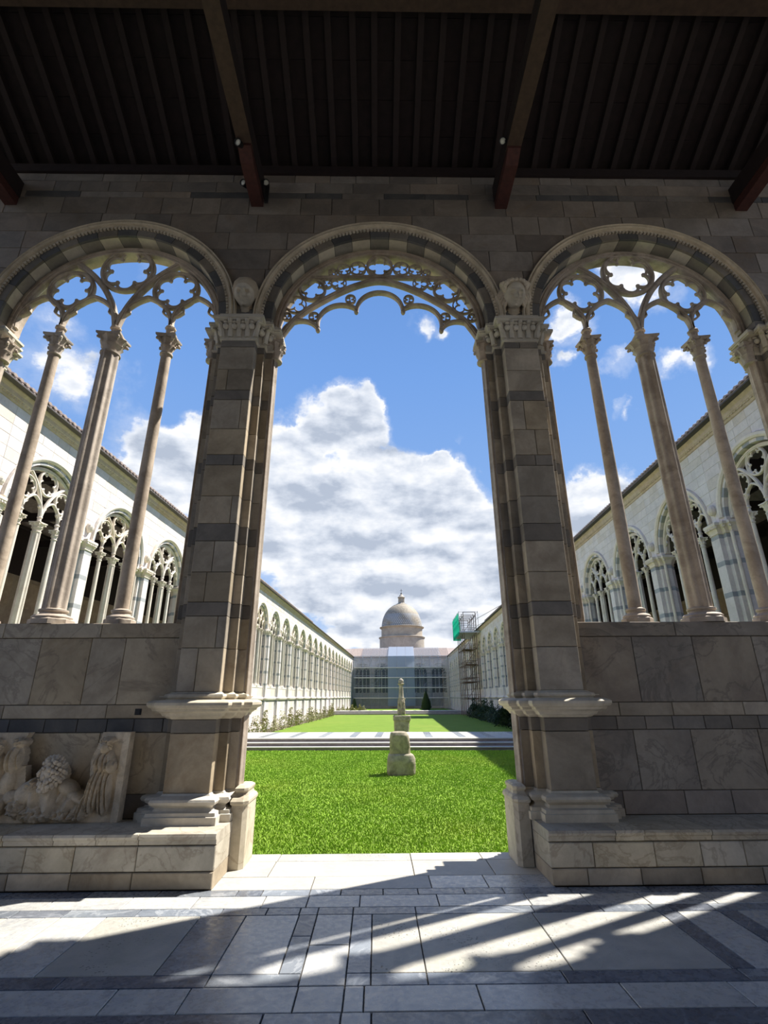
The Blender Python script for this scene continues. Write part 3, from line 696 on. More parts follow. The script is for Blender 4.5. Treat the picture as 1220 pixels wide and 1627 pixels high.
row(Y[8], Y[7], [.305, 1.14, 2.24, 3.5, 4.9, 6.5, 8.1, 9.6], ['flgrey', 'fldark'])
row(Y[9], Y[8], [-9.6, -8.4, -7, -5.6, -4.4, -3.3, -2.3, -1.515, -1.09, -.463], 'flwhite')
row(Y[9], Y[8], [-.463, -.19, -.075, .587, 1.438, 2.083, 2.9, 3.9, 5.0, 6.2, 7.4, 8.6, 9.6], 'flwhite')
row(3.33, Y[9], [-9.6, -7, -5, -3.6, -2.2, -.612, -.194, -.031, 1.118, 2.4, 4, 5.6, 7.4, 9.6], ['fldark', 'flgrey', 'fldark', 'fldark', 'fldark', 'flgrey', 'flwhite', 'fldark'])
# the pavement goes on behind the camera
yy = 3.33
for k, dpt in enumerate([.8, .5, .2, .9, .5, .2, .9, .6, .2, .9, .6, .9, .7, .8, .8]):
    xs_ = list(np.arange(-9.6, 9.7, 1.6 if dpt > .3 else 2.4)); row(yy-dpt, yy, xs_+[9.6] if xs_[-1] < 9.4 else xs_, ['fldark'] if dpt < .3 else ['flwhite', 'flrough', 'flwhite', 'flgrey']); yy -= dpt
part('bedding', MB().box(-9.7, 9.8, .55, 3.42, -.74, -.012), 'mortar', floor)

# ------------------------------------------------------------------ ceiling
ceil = struct(empty('ceiling', (0, 3, 9.8)))
def cp(name, mb, mat, **k):
    for i, q in enumerate(mb.v): mb.v[i] = (q[0], q[1]-3, q[2]-9.8)
    return part(name, mb, mat, ceil, **k)
SLP = .5; YE, ZE = 6.75, 9.66   # eaves end of the rafters
def zr(y): return ZE+(YE-y)*SLP if y > .4 else ZE+(YE-.4)*SLP-(.4-y)*SLP
def sloped(x0, x1, ya, yb, lo, hi):
    return MB().add([(x0, ya, zr(ya)+lo), (x1, ya, zr(ya)+lo), (x1, yb, zr(yb)+lo), (x0, yb, zr(yb)+lo), (x0, ya, zr(ya)+hi), (x1, ya, zr(ya)+hi), (x1, yb, zr(yb)+hi), (x0, yb, zr(yb)+hi)],
                    [(0, 3, 2, 1), (4, 5, 6, 7), (0, 1, 5, 4), (1, 2, 6, 5), (2, 3, 7, 6), (3, 0, 4, 7)])
yb = 6.95
ys = [6.95]+[6.5-.42*k for k in range(15)]+[.4]
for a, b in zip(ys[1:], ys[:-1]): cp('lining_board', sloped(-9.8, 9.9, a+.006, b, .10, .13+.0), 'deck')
cp('roof_slab', sloped(-9.8, 9.9, .4, 6.98, .135, .20), 'slate')
cp('roof_slab', sloped(-9.8, 9.9, -6.3, .4, .135, .20), 'slate')
cp('lining_board', sloped(-9.8, 9.9, -6.3, .4, .10, .13), 'deck')
ra_me = None
x = -9.5
while x < 9.7:
    m = sloped(-.045, .045, .4, 6.72, -.01, .10)
    if ra_me is None:
        for i, q in enumerate(m.v): m.v[i] = (q[0], q[1]-3, q[2]-9.8)
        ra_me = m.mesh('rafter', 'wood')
    link('rafter', ra_me, ceil, (x+random.uniform(-.02, .02), 0, 0)); x += .338
cp('purlin', MB().box(-9.8, 9.9, 3.95, 4.22, zr(4.1)-.30, zr(4.1)-.05), 'woodpale')
cp('purlin', MB().box(-9.8, 9.9, .3, .5, zr(.4)-.3, zr(.4)-.02), 'wood')
cp('wall_plate', MB().box(-9.8, 9.9, 5.90, 6.2, 9.76, 9.93), 'wood')
for i, px in enumerate(PX[1:-1]+[PX[0], PX[-1]]):
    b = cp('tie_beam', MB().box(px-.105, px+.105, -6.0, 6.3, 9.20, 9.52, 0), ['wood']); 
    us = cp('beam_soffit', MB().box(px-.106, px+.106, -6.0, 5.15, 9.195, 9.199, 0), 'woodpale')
    cb = MB().loft([[(px+sx*.095, y, z) for y, z in ((6.0, 9.04), (6.0, 9.20), (5.05, 9.20), (5.05, 9.15), (5.25, 9.06))] for sx in (-1, 1)], cap=True)
    cp('corbel', cb, 'woodred')
# ------------------------------------------------------------------ spotlights on the left beam
def spot(loc, aim, lab):
    root = empty('spotlight', loc); tag(root, lab, 'spotlight', 'small spotlights on the left tie beam')
    d = Vector(aim).normalized(); q = d.to_track_quat('Z', 'Y').to_matrix()
    def tr(mb):
        mb.v = [tuple(q @ Vector(v)) for v in mb.v]; return mb
    part('housing', tr(MB().lathe([(.028, -.11), (.042, -.09), (.05, 0), (.054, .02), (.046, .022), (.044, .005)], 16)), 'black', root, True, 40)
    part('lens', tr(MB().lathe([(.001, .008), (.04, .010), (.0415, .004), (.0415, -.01)], 16)), 'lens', root, True)
    return root
PB = PX[2]
s1 = spot((PB-.19, 5.72, 9.28), (-.35, -.9, -.45), 'small spotlight left of the left tie beam end, pale lens facing down')
part('bracket', MB().box(.04, .10, -.02, .02, -.02, .03).tube((.06, 0, 0), (.02, .05, 0), .012), 'black', s1)
s2_ = spot((PB+.175, 5.70, 9.26), (.05, -.9, -.5), 'small spotlight right of the left tie beam end, round pale lens')
part('bracket', MB().box(-.09, -.03, -.02, .02, -.02, .03).box(-.02, .04, .05, .08, -.35, 0), 'black', s2_)
s3_ = spot((PB-.07, 5.0, 9.13), (-.25, -.8, -.5), 'small spotlight hung under the left tie beam, nearest the viewer')
part('bracket', MB().box(-.02, .02, -.0, .04, .0, .08), 'black', s3_)
s4_ = spot((PX[3]-.16, 5.05, 9.30), (-.2, -.5, -.8), 'dark spotlight on the left flank of the right tie beam')
part('bracket', MB().box(.03, .07, -.02, .02, -.02, .03), 'black', s4_)

# back and side walls of the walk, behind the camera
bw = struct(part('wall_back', MB().box(-9.8, 9.9, -6.5, -6.2, 0, 9.9), 'plaster'))

# ------------------------------------------------------------------ carved heads
def head(pr, loc, hair, lab, sc=1.12):
    root = empty('carved_head', loc, 0, pr); root['label'] = lab; root.scale = (sc, sc, sc)
    nu, nv = 64, 44; V = []; F = []
    G = lambda x, c, s: math.exp(-((x-c)/s)**2)
    for j in range(nv+1):
        ph = PI*j/nv; z = math.cos(ph)
        for i in range(nu):
            th = 2*PI*i/nu; sx = math.sin(ph)*math.sin(th); sy = -math.sin(ph)*math.cos(th)
            jaw = 1-.16*max(0, -z)**1.5
            X = .140*sx*jaw; Yv = .125*sy; Zv = .175*z
            if sy < 0:
                fr = min(1, -sy*1.6); h = 0
                h += .042*G(X, 0, .017+.010*max(0, .5-(Zv+.03)/.1))*(1 if -.045 < Zv < .055 else 0)*max(0, (.06-Zv)/.10)**.6 if -.05 < Zv < .06 else 0
                h += .020*G(Zv, .058, .016)*G(abs(X), .045, .035)             # brows
                h -= .024*G(abs(X), .048, .024)*G(Zv, .026, .020)             # sockets
                h += .013*G(abs(X), .048, .015)*G(Zv, .024, .010)             # eyes
                h += .012*G(abs(X), .07, .03)*G(Zv, -.03, .03)                # cheeks
                h += .014*G(X, 0, .034)*G(Zv, -.073, .008)+.013*G(X, 0, .028)*G(Zv, -.093, .008)-.012*G(X, 0, .036)*G(Zv, -.083, .005)
                h += .014*G(X, 0, .035)*G(Zv, -.135, .022)                    # chin
                Yv -= h*fr*2.7
            V.append((X, Yv, Zv))
    for j in range(nv):
        for i in range(nu): F.append((j*nu+i, (j+1)*nu+i, (j+1)*nu+(i+1) % nu, j*nu+(i+1) % nu))
    part('face', MB().add(V, F), 'innerlight', root, True)
    hm = MB()
    if hair == 'cap':
        hm.lathe([(.001, .215), (.08, .20), (.14, .15), (.165, .08), (.17, 0), (.16, -.05), (.13, -.08)], 28, (0, .06))
        for s in (-1, 1): hm.ball((s*.142, 0, -.0), (.02, .03, .04), 8, 6)
        part('hood', hm, 'inner', root, True)
    else:
        for s in (-1, 1):
            for k in range(5):
                p = None
                for t in range(9):
                    x = s*(.11+.02*k+.03*math.sin(t*1.1+k)); y = -.03+.022*k; z = .16-.045*t-.01*k; q = (x, y, z)
                    if p: hm.tube(p, q, .024, 7)
                    hm.ball(q, (.029, .027, .027), 7, 5)
                    p = q
        for k in range(9):
            a = PI*k/8; hm.ball((.13*math.cos(a), -.02, .13+.06*math.sin(a)), (.035, .05, .03), 8, 6)
        hm.ball((0, .03, .13), (.13, .08, .09), 14, 8)
        part('hair', hm, 'relief', root, True)
    part('collar', MB().loft([[(.12*s*math.cos(a), .03+.09*s*math.sin(a), z) for a in np.linspace(0, 2*PI, 16, False)] for s, z in ((.7, -.13), (.8, -.19), (1.0, -.22), (1.0, -.25))], cap=True), 'inner', root, True, 40)
    root.rotation_euler = (math.radians(36), 0, 0)
head(pier_objs[2], (0, 5.83-YC, 7.15), 'cap', 'smooth carved stone face in a hood above the left pier capital')
head(pier_objs[3], (.01, 5.82-YC, 7.14), 'locks', 'carved stone face with long curling hair above the right pier capital')

# ------------------------------------------------------------------ relief fragment on the left bench
def relief():
    x0, x1, z0, z1 = -4.30, -2.60, .432, 1.262; nx, nz = 250, 124
    xs = np.linspace(x0, x1, nx); zs = np.linspace(z0, z1, nz); X, Z = np.meshgrid(xs, zs, indexing='ij')
    H = np.zeros_like(X); mask = np.zeros_like(X, bool)
    rng = np.random.RandomState(3)
    def fbm(X, Z, s):
        o = 0
        for k in range(4):
            a, b, c, d = rng.uniform(0, 6.28, 4); th = rng.uniform(0, 3.14)
            o = o+np.sin((X*math.cos(th)+Z*math.sin(th))*s*(1.3**k)+a+1.5*np.sin(Z*s*.7+b))*np.cos((Z*math.cos(th)-X*math.sin(th))*s*(1.2**k)+c)/(1.2**k)
        return o/2.6
    def lumps(cx, cz, rx, rz, n, r=.02, h=.022):
        nonlocal H
        B = np.zeros_like(H)
        for k in range(n):
            a = k*2.39996; q = math.sqrt((k+.5)/n); px, pz = cx+rx*q*math.cos(a)+rng.uniform(-.006, .006), cz+rz*q*math.sin(a)+rng.uniform(-.006, .006)
            d2 = ((X-px)**2+(Z-pz)**2)/(r*r); ang = np.arctan2(Z-pz, X-px)
            B = np.maximum(B, np.where((d2 < 1) & mask, h*np.sqrt(np.clip(1-d2, 0, 1))*(.68+.32*np.cos(ang+np.sqrt(d2)*6)), 0))
        H = H+B
    def slab(cond, h):
        nonlocal H, mask
        mask |= cond; H = np.where(cond, np.maximum(H, h), H)
    def ell(cx, cz, rx, rz, h, b=0.02, rot=0, curls=0, folds=None, base=True):
        nonlocal H, mask
        c, s = math.cos(rot), math.sin(rot); dx, dz = X-cx, Z-cz; u = (dx*c+dz*s)/rx; v = (-dx*s+dz*c)/rz; r = u*u+v*v; ins = r < 1
        hh = b+1.15*h*np.sqrt(np.clip(1-r, 0, 1))
        if curls: hh = hh+.032*fbm(X, Z, curls)*np.clip((1-r)*3, 0, 1)
        if folds: hh = hh+.024*np.sin((u*folds[0]+.6*np.sin(v*3))*1.0)*np.clip((1-r)*3, 0, 1)
        mask |= ins if base else (ins & mask); H = np.where(ins, np.maximum(H, hh), H)
    # left broken slab with figures
    slab((X < -3.69+.02*np.sin(Z*31)) & (Z > .80), .035); slab((Z < .62+.03*np.sin(X*17)) & (X < -2.75), .03)
    slab((X < -3.62-.2*(Z-.9)) & (Z < .95), .035)
    # right panel, upright, slightly leaning
    slab((X > -2.93+.10*(Z-1.2)*0-.02*np.sin(Z*14)-(1.22-Z)*.12) & (X < -2.60-.0*(Z)), .03)
    slab((X > -2.67) , .055)
    ell(-3.98, 1.10, .085, .10, .12); ell(-3.95, .92, .15, .16, .10, folds=(14, 0)); ell(-3.76, 1.0, .09, .13, .09, folds=(10, 0)); ell(-3.74, 1.17, .07, .05, .06, curls=70); ell(-3.78, .80, .08, .13, .07)
    ell(-4.16, .95, .12, .25, .1, folds=(12, 0)); ell(-4.05, .62, .16, .14, .12, curls=60); ell(-3.83, .60, .10, .11, .13, curls=70); ell(-3.70, .66, .09, .07, .08)
    # central bearded bust
    ell(-3.33, .66, .26, .16, .10, folds=(9, 0), rot=-.25); ell(-3.52, .70, .17, .12, .10, rot=.3); ell(-3.50, .78, .07, .06, .10, curls=80)
    ell(-3.16, .74, .11, .06, .10, rot=-.6); ell(-3.05, .66, .14, .05, .09, rot=-.5); ell(-3.12, .62, .16, .10, .09, rot=-.7, folds=(9, 0))
    ell(-3.29, .86, .09, .10, .07)
    ell(-3.62, .57, .10, .09, .10, curls=60); ell(-3.42, .52, .2, .10, .08, curls=50); ell(-3.1, .52, .22, .09, .07, curls=45)
    # standing draped woman on the right
    ell(-2.83, 1.12, .055, .065, .12); ell(-2.80, 1.18, .06, .04, .10, curls=90); ell(-2.84, .98, .085, .105, .11, folds=(13, 0)); ell(-2.75, .94, .06, .07, .12, folds=(8, 0)); ell(-2.90, .95, .03, .09, .08)
    ell(-2.87, .74, .085, .24, .11, rot=-.16, folds=(15, 0)); ell(-2.78, .70, .07, .22, .08, rot=.06, folds=(12, 0)); ell(-2.95, .58, .06, .15, .08, rot=-.3, folds=(9, 0)); ell(-2.76, 1.0, .035, .10, .09, rot=.3)
    lumps(-3.98, 1.13, .08, .085, 18, .019, .034); lumps(-3.74, 1.17, .06, .04, 12, .018, .02)
    lumps(-2.83, 1.06, .03, .02, 3, .014, .01); lumps(-3.50, .78, .06, .05, 14, .018, .02); lumps(-4.05, .62, .13, .11, 26, .028, .028); lumps(-3.62, .56, .10, .08, 16, .028, .028); lumps(-3.42, .50, .2, .05, 22, .026, .024); lumps(-3.08, .50, .2, .05, 18, .024, .02)
    H = np.maximum(H, .01)+.0035*fbm(X, Z, 160)*(H > .04)
    root = empty('relief_fragment', (-3.45, 5.93, .432)); tag(root, 'broken marble relief with bearded bust and draped woman, standing on the left bench', 'relief')
    th = .06; idx = -np.ones((nx, nz), int); V = []; F = []
    for i in range(nx):
        for j in range(nz):
            if mask[i, j]: idx[i, j] = len(V); V.append((X[i, j]+3.45, -th-H[i, j], Z[i, j]-.432))
    nf = len(V); V += [(v[0], 0, v[2]) for v in V]
    edges = {}
    for i in range(nx-1):
        for j in range(nz-1):
            q = (idx[i, j], idx[i+1, j], idx[i+1, j+1], idx[i, j+1])
            if min(q) >= 0:
                q = tuple(int(t) for t in q); F.append(q)
                for a in range(4):
                    e = (q[a], q[(a+1) % 4]); edges[e] = 1
    for (a, b) in list(edges):
        if (b, a) not in edges: F.append((b, a, a+nf, b+nf))
    part('carving', MB().add(V, F), 'relief', root, True, 60)
    def carved(nm, cx, cz, y, k, turn, beard):
        hm = MB(); C = Vector((cx+3.45, -y, cz-.432)); f = Vector((math.cos(turn), math.sin(turn), 0)); sd = Vector((-f.y, f.x, 0)); up = Vector((0, 0, 1))
        P = lambda a, b, c: C+(f*a+sd*b+up*c)*k
        hm.ball(C, (.088*k, .088*k, .112*k), 20, 14); hm.ball(P(.035, 0, -.02), (.062*k, .058*k, .085*k), 16, 10)
        hm.tube(P(.088, 0, .03), P(.112, 0, -.018), .012*k, 8, 0, .019*k); hm.ball(P(.105, 0, -.022), .018*k, 8, 6)
        for q in (-1, 1):
            hm.tube(P(.086, q*.012, .036), P(.070, q*.056, .034), .012*k, 7); hm.ball(P(.076, q*.032, .014), (.014*k, .014*k, .010*k), 8, 6); hm.ball(P(.066, q*.04, -.03), .024*k, 8, 6)
        hm.ball(P(.094, 0, -.052), (.016*k, .02*k, .007*k), 8, 5); hm.ball(P(.092, 0, -.066), (.015*k, .018*k, .008*k), 8, 5)
        part('head', hm, 'relief', root, True)
        cm = MB(); n = 120
        for i in range(n):
            c = 1-2*(i+.5)/n; t = i*2.39996; q = math.sqrt(1-c*c); a, b = q*math.cos(t), q*math.sin(t)
            face = a > .45 and -.75 < c < .55
            if (face and not (beard and c < -.38)) or (c < -.45 and not beard): continue
            r = .021*k*(1+.25*math.sin(i*1.7)); o = P(a*.098, b*.098, c*.122-(.03 if (beard and a > .2 and c < -.3) else 0)); cm.ball(o, r, 7, 5)
            cm.ball(o+(f*a+sd*b+up*c)*r*.7, r*.5, 6, 4)
        if beard:
            for i in range(16):
                t = i*2.4; q = math.sqrt(i/16); cm.ball(P(.06+.03*math.cos(t)*q, .05*math.sin(t)*q, -.125-.012*(i % 3)), .019*k, 7, 5)
        part('curls', cm, 'relief', root, True)
    carved('bust', -3.30, .90, .17, 1.12, PI+.55, True)
    carved('woman', -2.835, 1.135, .13, .62, -PI/2-.2, False)
    carved('youth', -3.98, 1.12, .14, .75, -PI/2+.3, False)
relief()

# small square socket in the wall above the dark band
wp('iron_socket', MB().box(-2.66, -2.59, YF-.012, YF+.02, 1.425, 1.49).box(-2.648, -2.602, YF-.018, YF, 1.437, 1.478), 'black')

# ------------------------------------------------------------------ court frame
PHI = .048
court = Matrix.Rotation(-PHI, 4, 'Z')
def CT(w, s, z=0): return tuple(court @ Vector((w, s, z)))
GZ = -.74
WLx, WRx = -11.0, 10.26
BC = 4.17
def bay_mesh():
    """one bay of the court arcade: x along the wall, front face towards -y"""
    mb = MB(); h = BC/2; yf = -.18; yb = .18; zt = 9.70
    # spandrel with round arch
    A = [math.pi*i/40 for i in range(41)]; xs = sorted(set([-h, h]+[-R1*math.cos(a) for a in A]))
    def low(x): return Z0+math.sqrt(max(0, R1*R1-x*x)) if abs(x) <= R1 else 6.6
    pts = [(-h, 6.6), (-R1, 6.6)]+[(-R1*math.cos(a), Z0+R1*math.sin(a)) for a in A]+[(R1, 6.6), (h, 6.6)]
    V = []; F = []
    for x, z in pts: V += [(x, yf, z), (x, yb, z), (x, yf, zt), (x, yb, zt)]
    for i in range(len(pts)-1):
        a, b = 4*i, 4*i+4; F += [(a, b, b+2, a+2), (a+1, a+3, b+3, b+1), (a, a+1, b+1, b)]
    mb.add(V, F, 0)
    # hood
    prof = [(RH0-.02, yf), (RH0-.02, yf-.05), (RH0+.04, yf-.09), (RH1-.02, yf-.09), (RH1, yf-.03), (RH1, yf)]
    mb.loft([[(q[0]*math.cos(a), q[1], Z0+q[0]*math.sin(a)) for q in prof] for a in np.linspace(0, PI, 33)], 2, cap=True)
    # grey voussoirs on the soffit edge
    for k in range(0, 17, 2):
        a0 = PI*k/17; a1 = PI*(k+1)/17
        mb.prism([(r*math.cos(a), Z0+r*math.sin(a)) for r, a in ((R1-.004, a0), (R1-.004, a1), (RH0-.02, a1), (RH0-.02, a0))], yf-.004, yb-.02, 1)
    # pier halves, stepped, with grey bands
    bands = [(1.66, 2.47, 0), (2.47, 2.63, 1), (2.63, 3.36, 0), (3.36, 3.56, 1), (3.56, 4.36, 0), (4.36, 4.51, 1), (4.51, 5.32, 0), (5.32, 5.47, 1), (5.47, 6.17, 0), (6.17, 6.32, 1), (GZ+.45, 1.25, 0), (1.25, 1.39, 1)]
    for s in (-1, 1):
        for z0, z1, m in bands:
            if s < 0:
                mb.box(-h-.20, -h+.20, -.36, .36, z0, z1, m)
            xa, xb = (-h, -h+.36) if s < 0 else (h-.36, h)
            mb.box(xa, xb, -.22, .22, z0, z1, m)
            xa, xb = (-h, -h+.50) if s < 0 else (h-.50, h)
            mb.box(xa, xb, -.10, .10, z0, z1, m)
    def prf(P, x0, x1, yo, mi=0):
        """horizontal moulding: P=[(z, offset)]"""
        mb.loft([[(x0-o, -yo-o, z), (x1+o, -yo-o, z), (x1+o, yo+o, z), (x0-o, yo+o, z)] for z, o in P], mi, cap=True)
    prf([(1.39, 0), (1.42, .05), (1.47, .10), (1.55, .13), (1.58, .1), (1.60, .03), (1.66, 0)], -h-.20, -h+.20, .36)
    prf([(1.39, 0), (1.42, .05), (1.47, .07), (1.55, .09), (1.58, .05), (1.60, .03), (1.66, 0)], -h, h, .20)
    cp_ = [(6.30, 0), (6.32, .03), (6.35, .0), (6.5, .05), (6.58, .11), (6.66, .11), (6.70, .02)]
    prf(cp_, -h-.20, -h+.20, .36, 2); prf(cp_, -h-.36, -h+.36, .22, 2); prf(cp_, -h-.50, -h+.50, .10, 2)
    for k in range(4): mb.ball((-h-.15+.1*k, -.43, 6.52), .045, 6, 5, 2)
    for s in (-1, 1):
        mb.ball((-h+s*.24, -.42, 6.52), .06, 6, 5, 2); mb.ball((-h+s*.40, -.27, 6.52), .06, 6, 5, 2); mb.ball((-h+s*.53, -.15, 6.5), .055, 6, 5, 2)
        mb.tube((-h+s*.50, -.12, 1.6), (-h+s*.50, -.12, 6.3), .055, 8, 2)
    # carved head on each pier
    mb.ball((-h, -.25, 7.15), (.14, .14, .18), 10, 8, 2)
    # parapet, sill, plinth
    mb.box(-h, h, -.14, .14, GZ, ZS-.12, 0); mb.box(-h, h, -.18, .18, ZS-.12, ZS, 0); mb.box(-h, h, -.15, .15, 1.25, 1.39, 1)
    mb.box(-h, h, -.40, .40, GZ, GZ+.28, 0); mb.box(-h, h, -.30, .30, GZ+.28, GZ+.45, 0); mb.box(-h, h, -.405, 0, GZ+.02, GZ+.08, 1)
    mb.box(-h-.28, -h+.28, -.45, .45, GZ, GZ+.40, 0)
    # cornice
    mb.loft([[(-h, y, z), (h, y, z)][::1]+[(h, yb, z), (-h, yb, z)] for y, z in ((yf, 9.42), (yf-.04, 9.44), (yf-.06, 9.50), (yf-.12, 9.56), (yf-.14, 9.66), (yf-.20, 9.74), (yf-.22, 9.80))], 3, cap=True)
    for k in range(28):
        xx = -h+BC*(k+.2)/28; mb.box(xx, xx+BC/28*.55, yf-.10, yf-.03, 9.50, 9.545, 3)
    return mb
def facing_mesh():
    mb = MB(); h = BC/2; r = random.Random(11); rad = RH1+.01
    def lowz(x):
        return Z0+math.sqrt(rad*rad-x*x) if abs(x) < rad else 6.72
    zs = [6.72, 7.06, 7.42, 7.80, 8.16, 8.50, 8.84, 9.14, 9.42]
    for z0, z1 in zip(zs[:-1], zs[1:]):
        x = -h
        while x < h-.01:
            x1 = x+r.uniform(.45, .9); x1 = h if x1 > h-.3 else x1
            xa = [q for q in np.linspace(x+.002, x1-.002, 9) if lowz(q) < z1-.03]
            if len(xa) > 2:
                bot = [(q, max(z0+.002, lowz(q))) for q in xa]
                mb.prism(bot+[(xa[-1], z1-.002), (xa[0], z1-.002)], -.193-r.uniform(0, .004), -.17, r.choice((0, 0, 1)), .006)
            x = x1
    for z0, z1 in ((GZ+.47, .05), (.05, .65), (.65, 1.24), (1.67, 2.28)):
        x = -h+.2
        while x < h-.21:
            x1 = x+r.uniform(.6, 1.1); x1 = h-.2 if x1 > h-.5 else x1
            mb.box(x+.004, x1-.004, -.158-r.uniform(0, .004), -.13, z0+.004, z1-.004, r.choice((0, 0, 1)), .006); x = x1
    return mb
face_me = facing_mesh().mesh('facing_stones', ['court', 'courtb'])
bay_me = bay_mesh().mesh('arcade_bay', ['court', 'courtgrey', 'courttrac', 'cornice'], False)
def arcade(name, w, s_first, n, face, rot):
    root = struct(empty(name, CT(w, s_first), rot))
    for k in range(n):
        b = link('arcade_bay', bay_me, root, (face*BC*k, 0, 0))
        t = link('tracery', wt_court, b); link('facing_stones', face_me, b)['kind'] = 'stuff'
        for j, dx in enumerate(XCOL): 
            m = CLc if j == 1 else SLc
            c = link('column', col_join[j == 1], b, (dx, 0, 0))
    return root
def joined(ms, name):
    mb = MB()
    for me in ms:
        mb.add([v.co[:] for v in me.vertices], [tuple(p.vertices) for p in me.polygons])
    return mb.mesh(name, 'courttrac', True, 45)
col_join = {True: joined(CLc, 'column'), False: joined(SLc, 'column')}
# left wall runs along +s; its face looks towards +x: local -y -> +x  => rotation +90deg
SL0, SR0 = 14.1, 13.4
arcL = arcade('wall_left', WLx, SL0-BC, 25, 1, PI/2-PHI)
arcR = arcade('wall_right', WRx, SR0-BC, 25, -1, -PI/2-PHI)
S_END = 115.6
def cpart(name, mb, mat, parent=None, **k):
    """mesh given in court coordinates (w, s, z)"""
    mb.v = [tuple(court @ Vector(v)) for v in mb.v]
    return part(name, mb, mat, parent, **k)
# stretches between the last bays and the corners, interior walls and roofs of the side wings
for nm, w, s0, sg in (('wall_side_left', WLx, SL0-BC+24.5*BC, -1), ('wall_side_right', WRx, SR0-BC+24.5*BC, 1)):
    mb = MB(); mb.box(w-.2, w+.2, s0, S_END, GZ, 9.75)
    struct(cpart(nm, mb, 'court'))
for nm, w, sg in (('wall_cloister_left', WLx, -1), ('wall_cloister_right', WRx, 1)):
    mb = MB(); a, b = sorted((w+sg*8.2, w+sg*8.6)); mb.box(a, b, -2, S_END+8, -.1, 7.4); o = struct(cpart(nm, mb, 'plaster'))
    # framed panels on the fresco wall
    pm = MB()
    for k in range(26):
        s = 8+k*4.17; x = w+sg*8.2; x2 = x-sg*.06
        pm.box(*sorted((x, x2)), s, s+3.3, 5.9, 7.2)
    cpart('fresco_panel', pm, 'plaster', None)
    bpy.data.objects[nm]; o2 = [q for q in COL.objects if q.name.startswith('fresco_panel')][-1]; mw = o2.matrix_world.copy(); o2.parent = o; o2['kind'] = 'stuff'
    mb = MB(); a, b = sorted((w+sg*8.2, w+sg*8.6)); mb.box(a, b, -2, S_END+8, 7.4, 9.8); struct(cpart(nm.replace('cloister', 'upper'), mb, 'wood'))
    mb = MB(); a, b = sorted((w+sg*.2, w+sg*8.4)); mb.box(a, b, 5.5, S_END, -.3, -.02); struct(cpart(nm.replace('wall_cloister', 'floor_cloister'), mb, 'flwhite'))
def wing_roof(name, w, sg):
    root = struct(empty(name, (0, 0, 0)))
    e = w-sg*.55; r = w+sg*4.2; b = w+sg*8.8; s0, s1 = 4.5, S_END+.5
    mb = MB()
    P = [(e, 9.80), (e, 9.86), (r, 12.2), (b, 9.9), (b, 9.82), (r, 12.05)]
    mb.loft([[(p[0], s, p[1]) for p in P] for s in (s0, s1)], cap=True)
    cpart('roof_slab', mb, 'tile', root)
    mb = MB().box(*sorted((e-sg*.03, e+sg*.40)), s0, s1, 9.765, 9.81); cpart('eaves_board', mb, 'slate', root)
    # tie beams inside
    bm = MB()
    for k in range(27): s = 8.3+k*4.17; bm.box(*sorted((w+sg*.3, w+sg*8.2)), s-.12, s+.12, 9.1, 9.45)
    for k in range(5): xx = w+sg*(1.2+k*1.6); bm.box(xx-.06, xx+.06, s0, s1, 9.5, 9.62)
    o = cpart('tie_beams', bm, 'wood', root); o['kind'] = 'stuff'
    tm = MB()
    for k in range(int((60-s0)/.24)):
        s = s0+k*.24; x0 = e-sg*.05; n = 4; x1 = e+sg*1.6
        L = []
        for (x, z) in ((x0, 9.865), (x1, 9.865+(abs(x1-e))*.4926+.02)):
            L.append([(x, s+.085*math.cos(a), z+.075*math.sin(a)) for a in np.linspace(0, PI, 5)]+[(x, s, z-.02)])
        tm.loft(L, cap=True)
    o = cpart('ridge_tiles', tm, 'tile', root); o['kind'] = 'stuff'; o.name = 'roof_tiles'
    return root
rl = wing_roof('roof_left', WLx, -1); rr = wing_roof('roof_right', WRx, 1)

# ------------------------------------------------------------------ ground, lawns, steps
struct(part('ground', MB().box(-60, 60, 6.3, 220, -1.2, GZ-.02), 'soil'))
g1 = MB().box(WLx+.9, WRx-1.2, 7.6, 25.66, GZ-.02, GZ); cpart('lawn', g1, 'grass'); lawn1 = COL.objects['lawn']; struct(lawn1)
g2_ = MB().box(WLx+1.5, WRx-1.6, 31.1, 75.3, GZ-.02, GZ); cpart('lawn', g2_, 'grass'); struct([o for o in COL.objects if o.name.startswith('lawn')][-1])
g3 = MB().box(WLx+1.2, WRx-1.2, 79.4, S_END-.6, GZ-.02, GZ); cpart('lawn', g3, 'grass'); struct([o for o in COL.objects if o.name.startswith('lawn')][-1])
# steps down from the threshold (hidden from the camera, seen from the side)
st = MB()
for k in range(4): st.box(XC-1.65, XC+1.65, 6.43, 6.43+.34*(k+1), GZ-.01, -.05-.17*(k+1)+.05, 0)
struct(part('door_steps', st, 'step'))
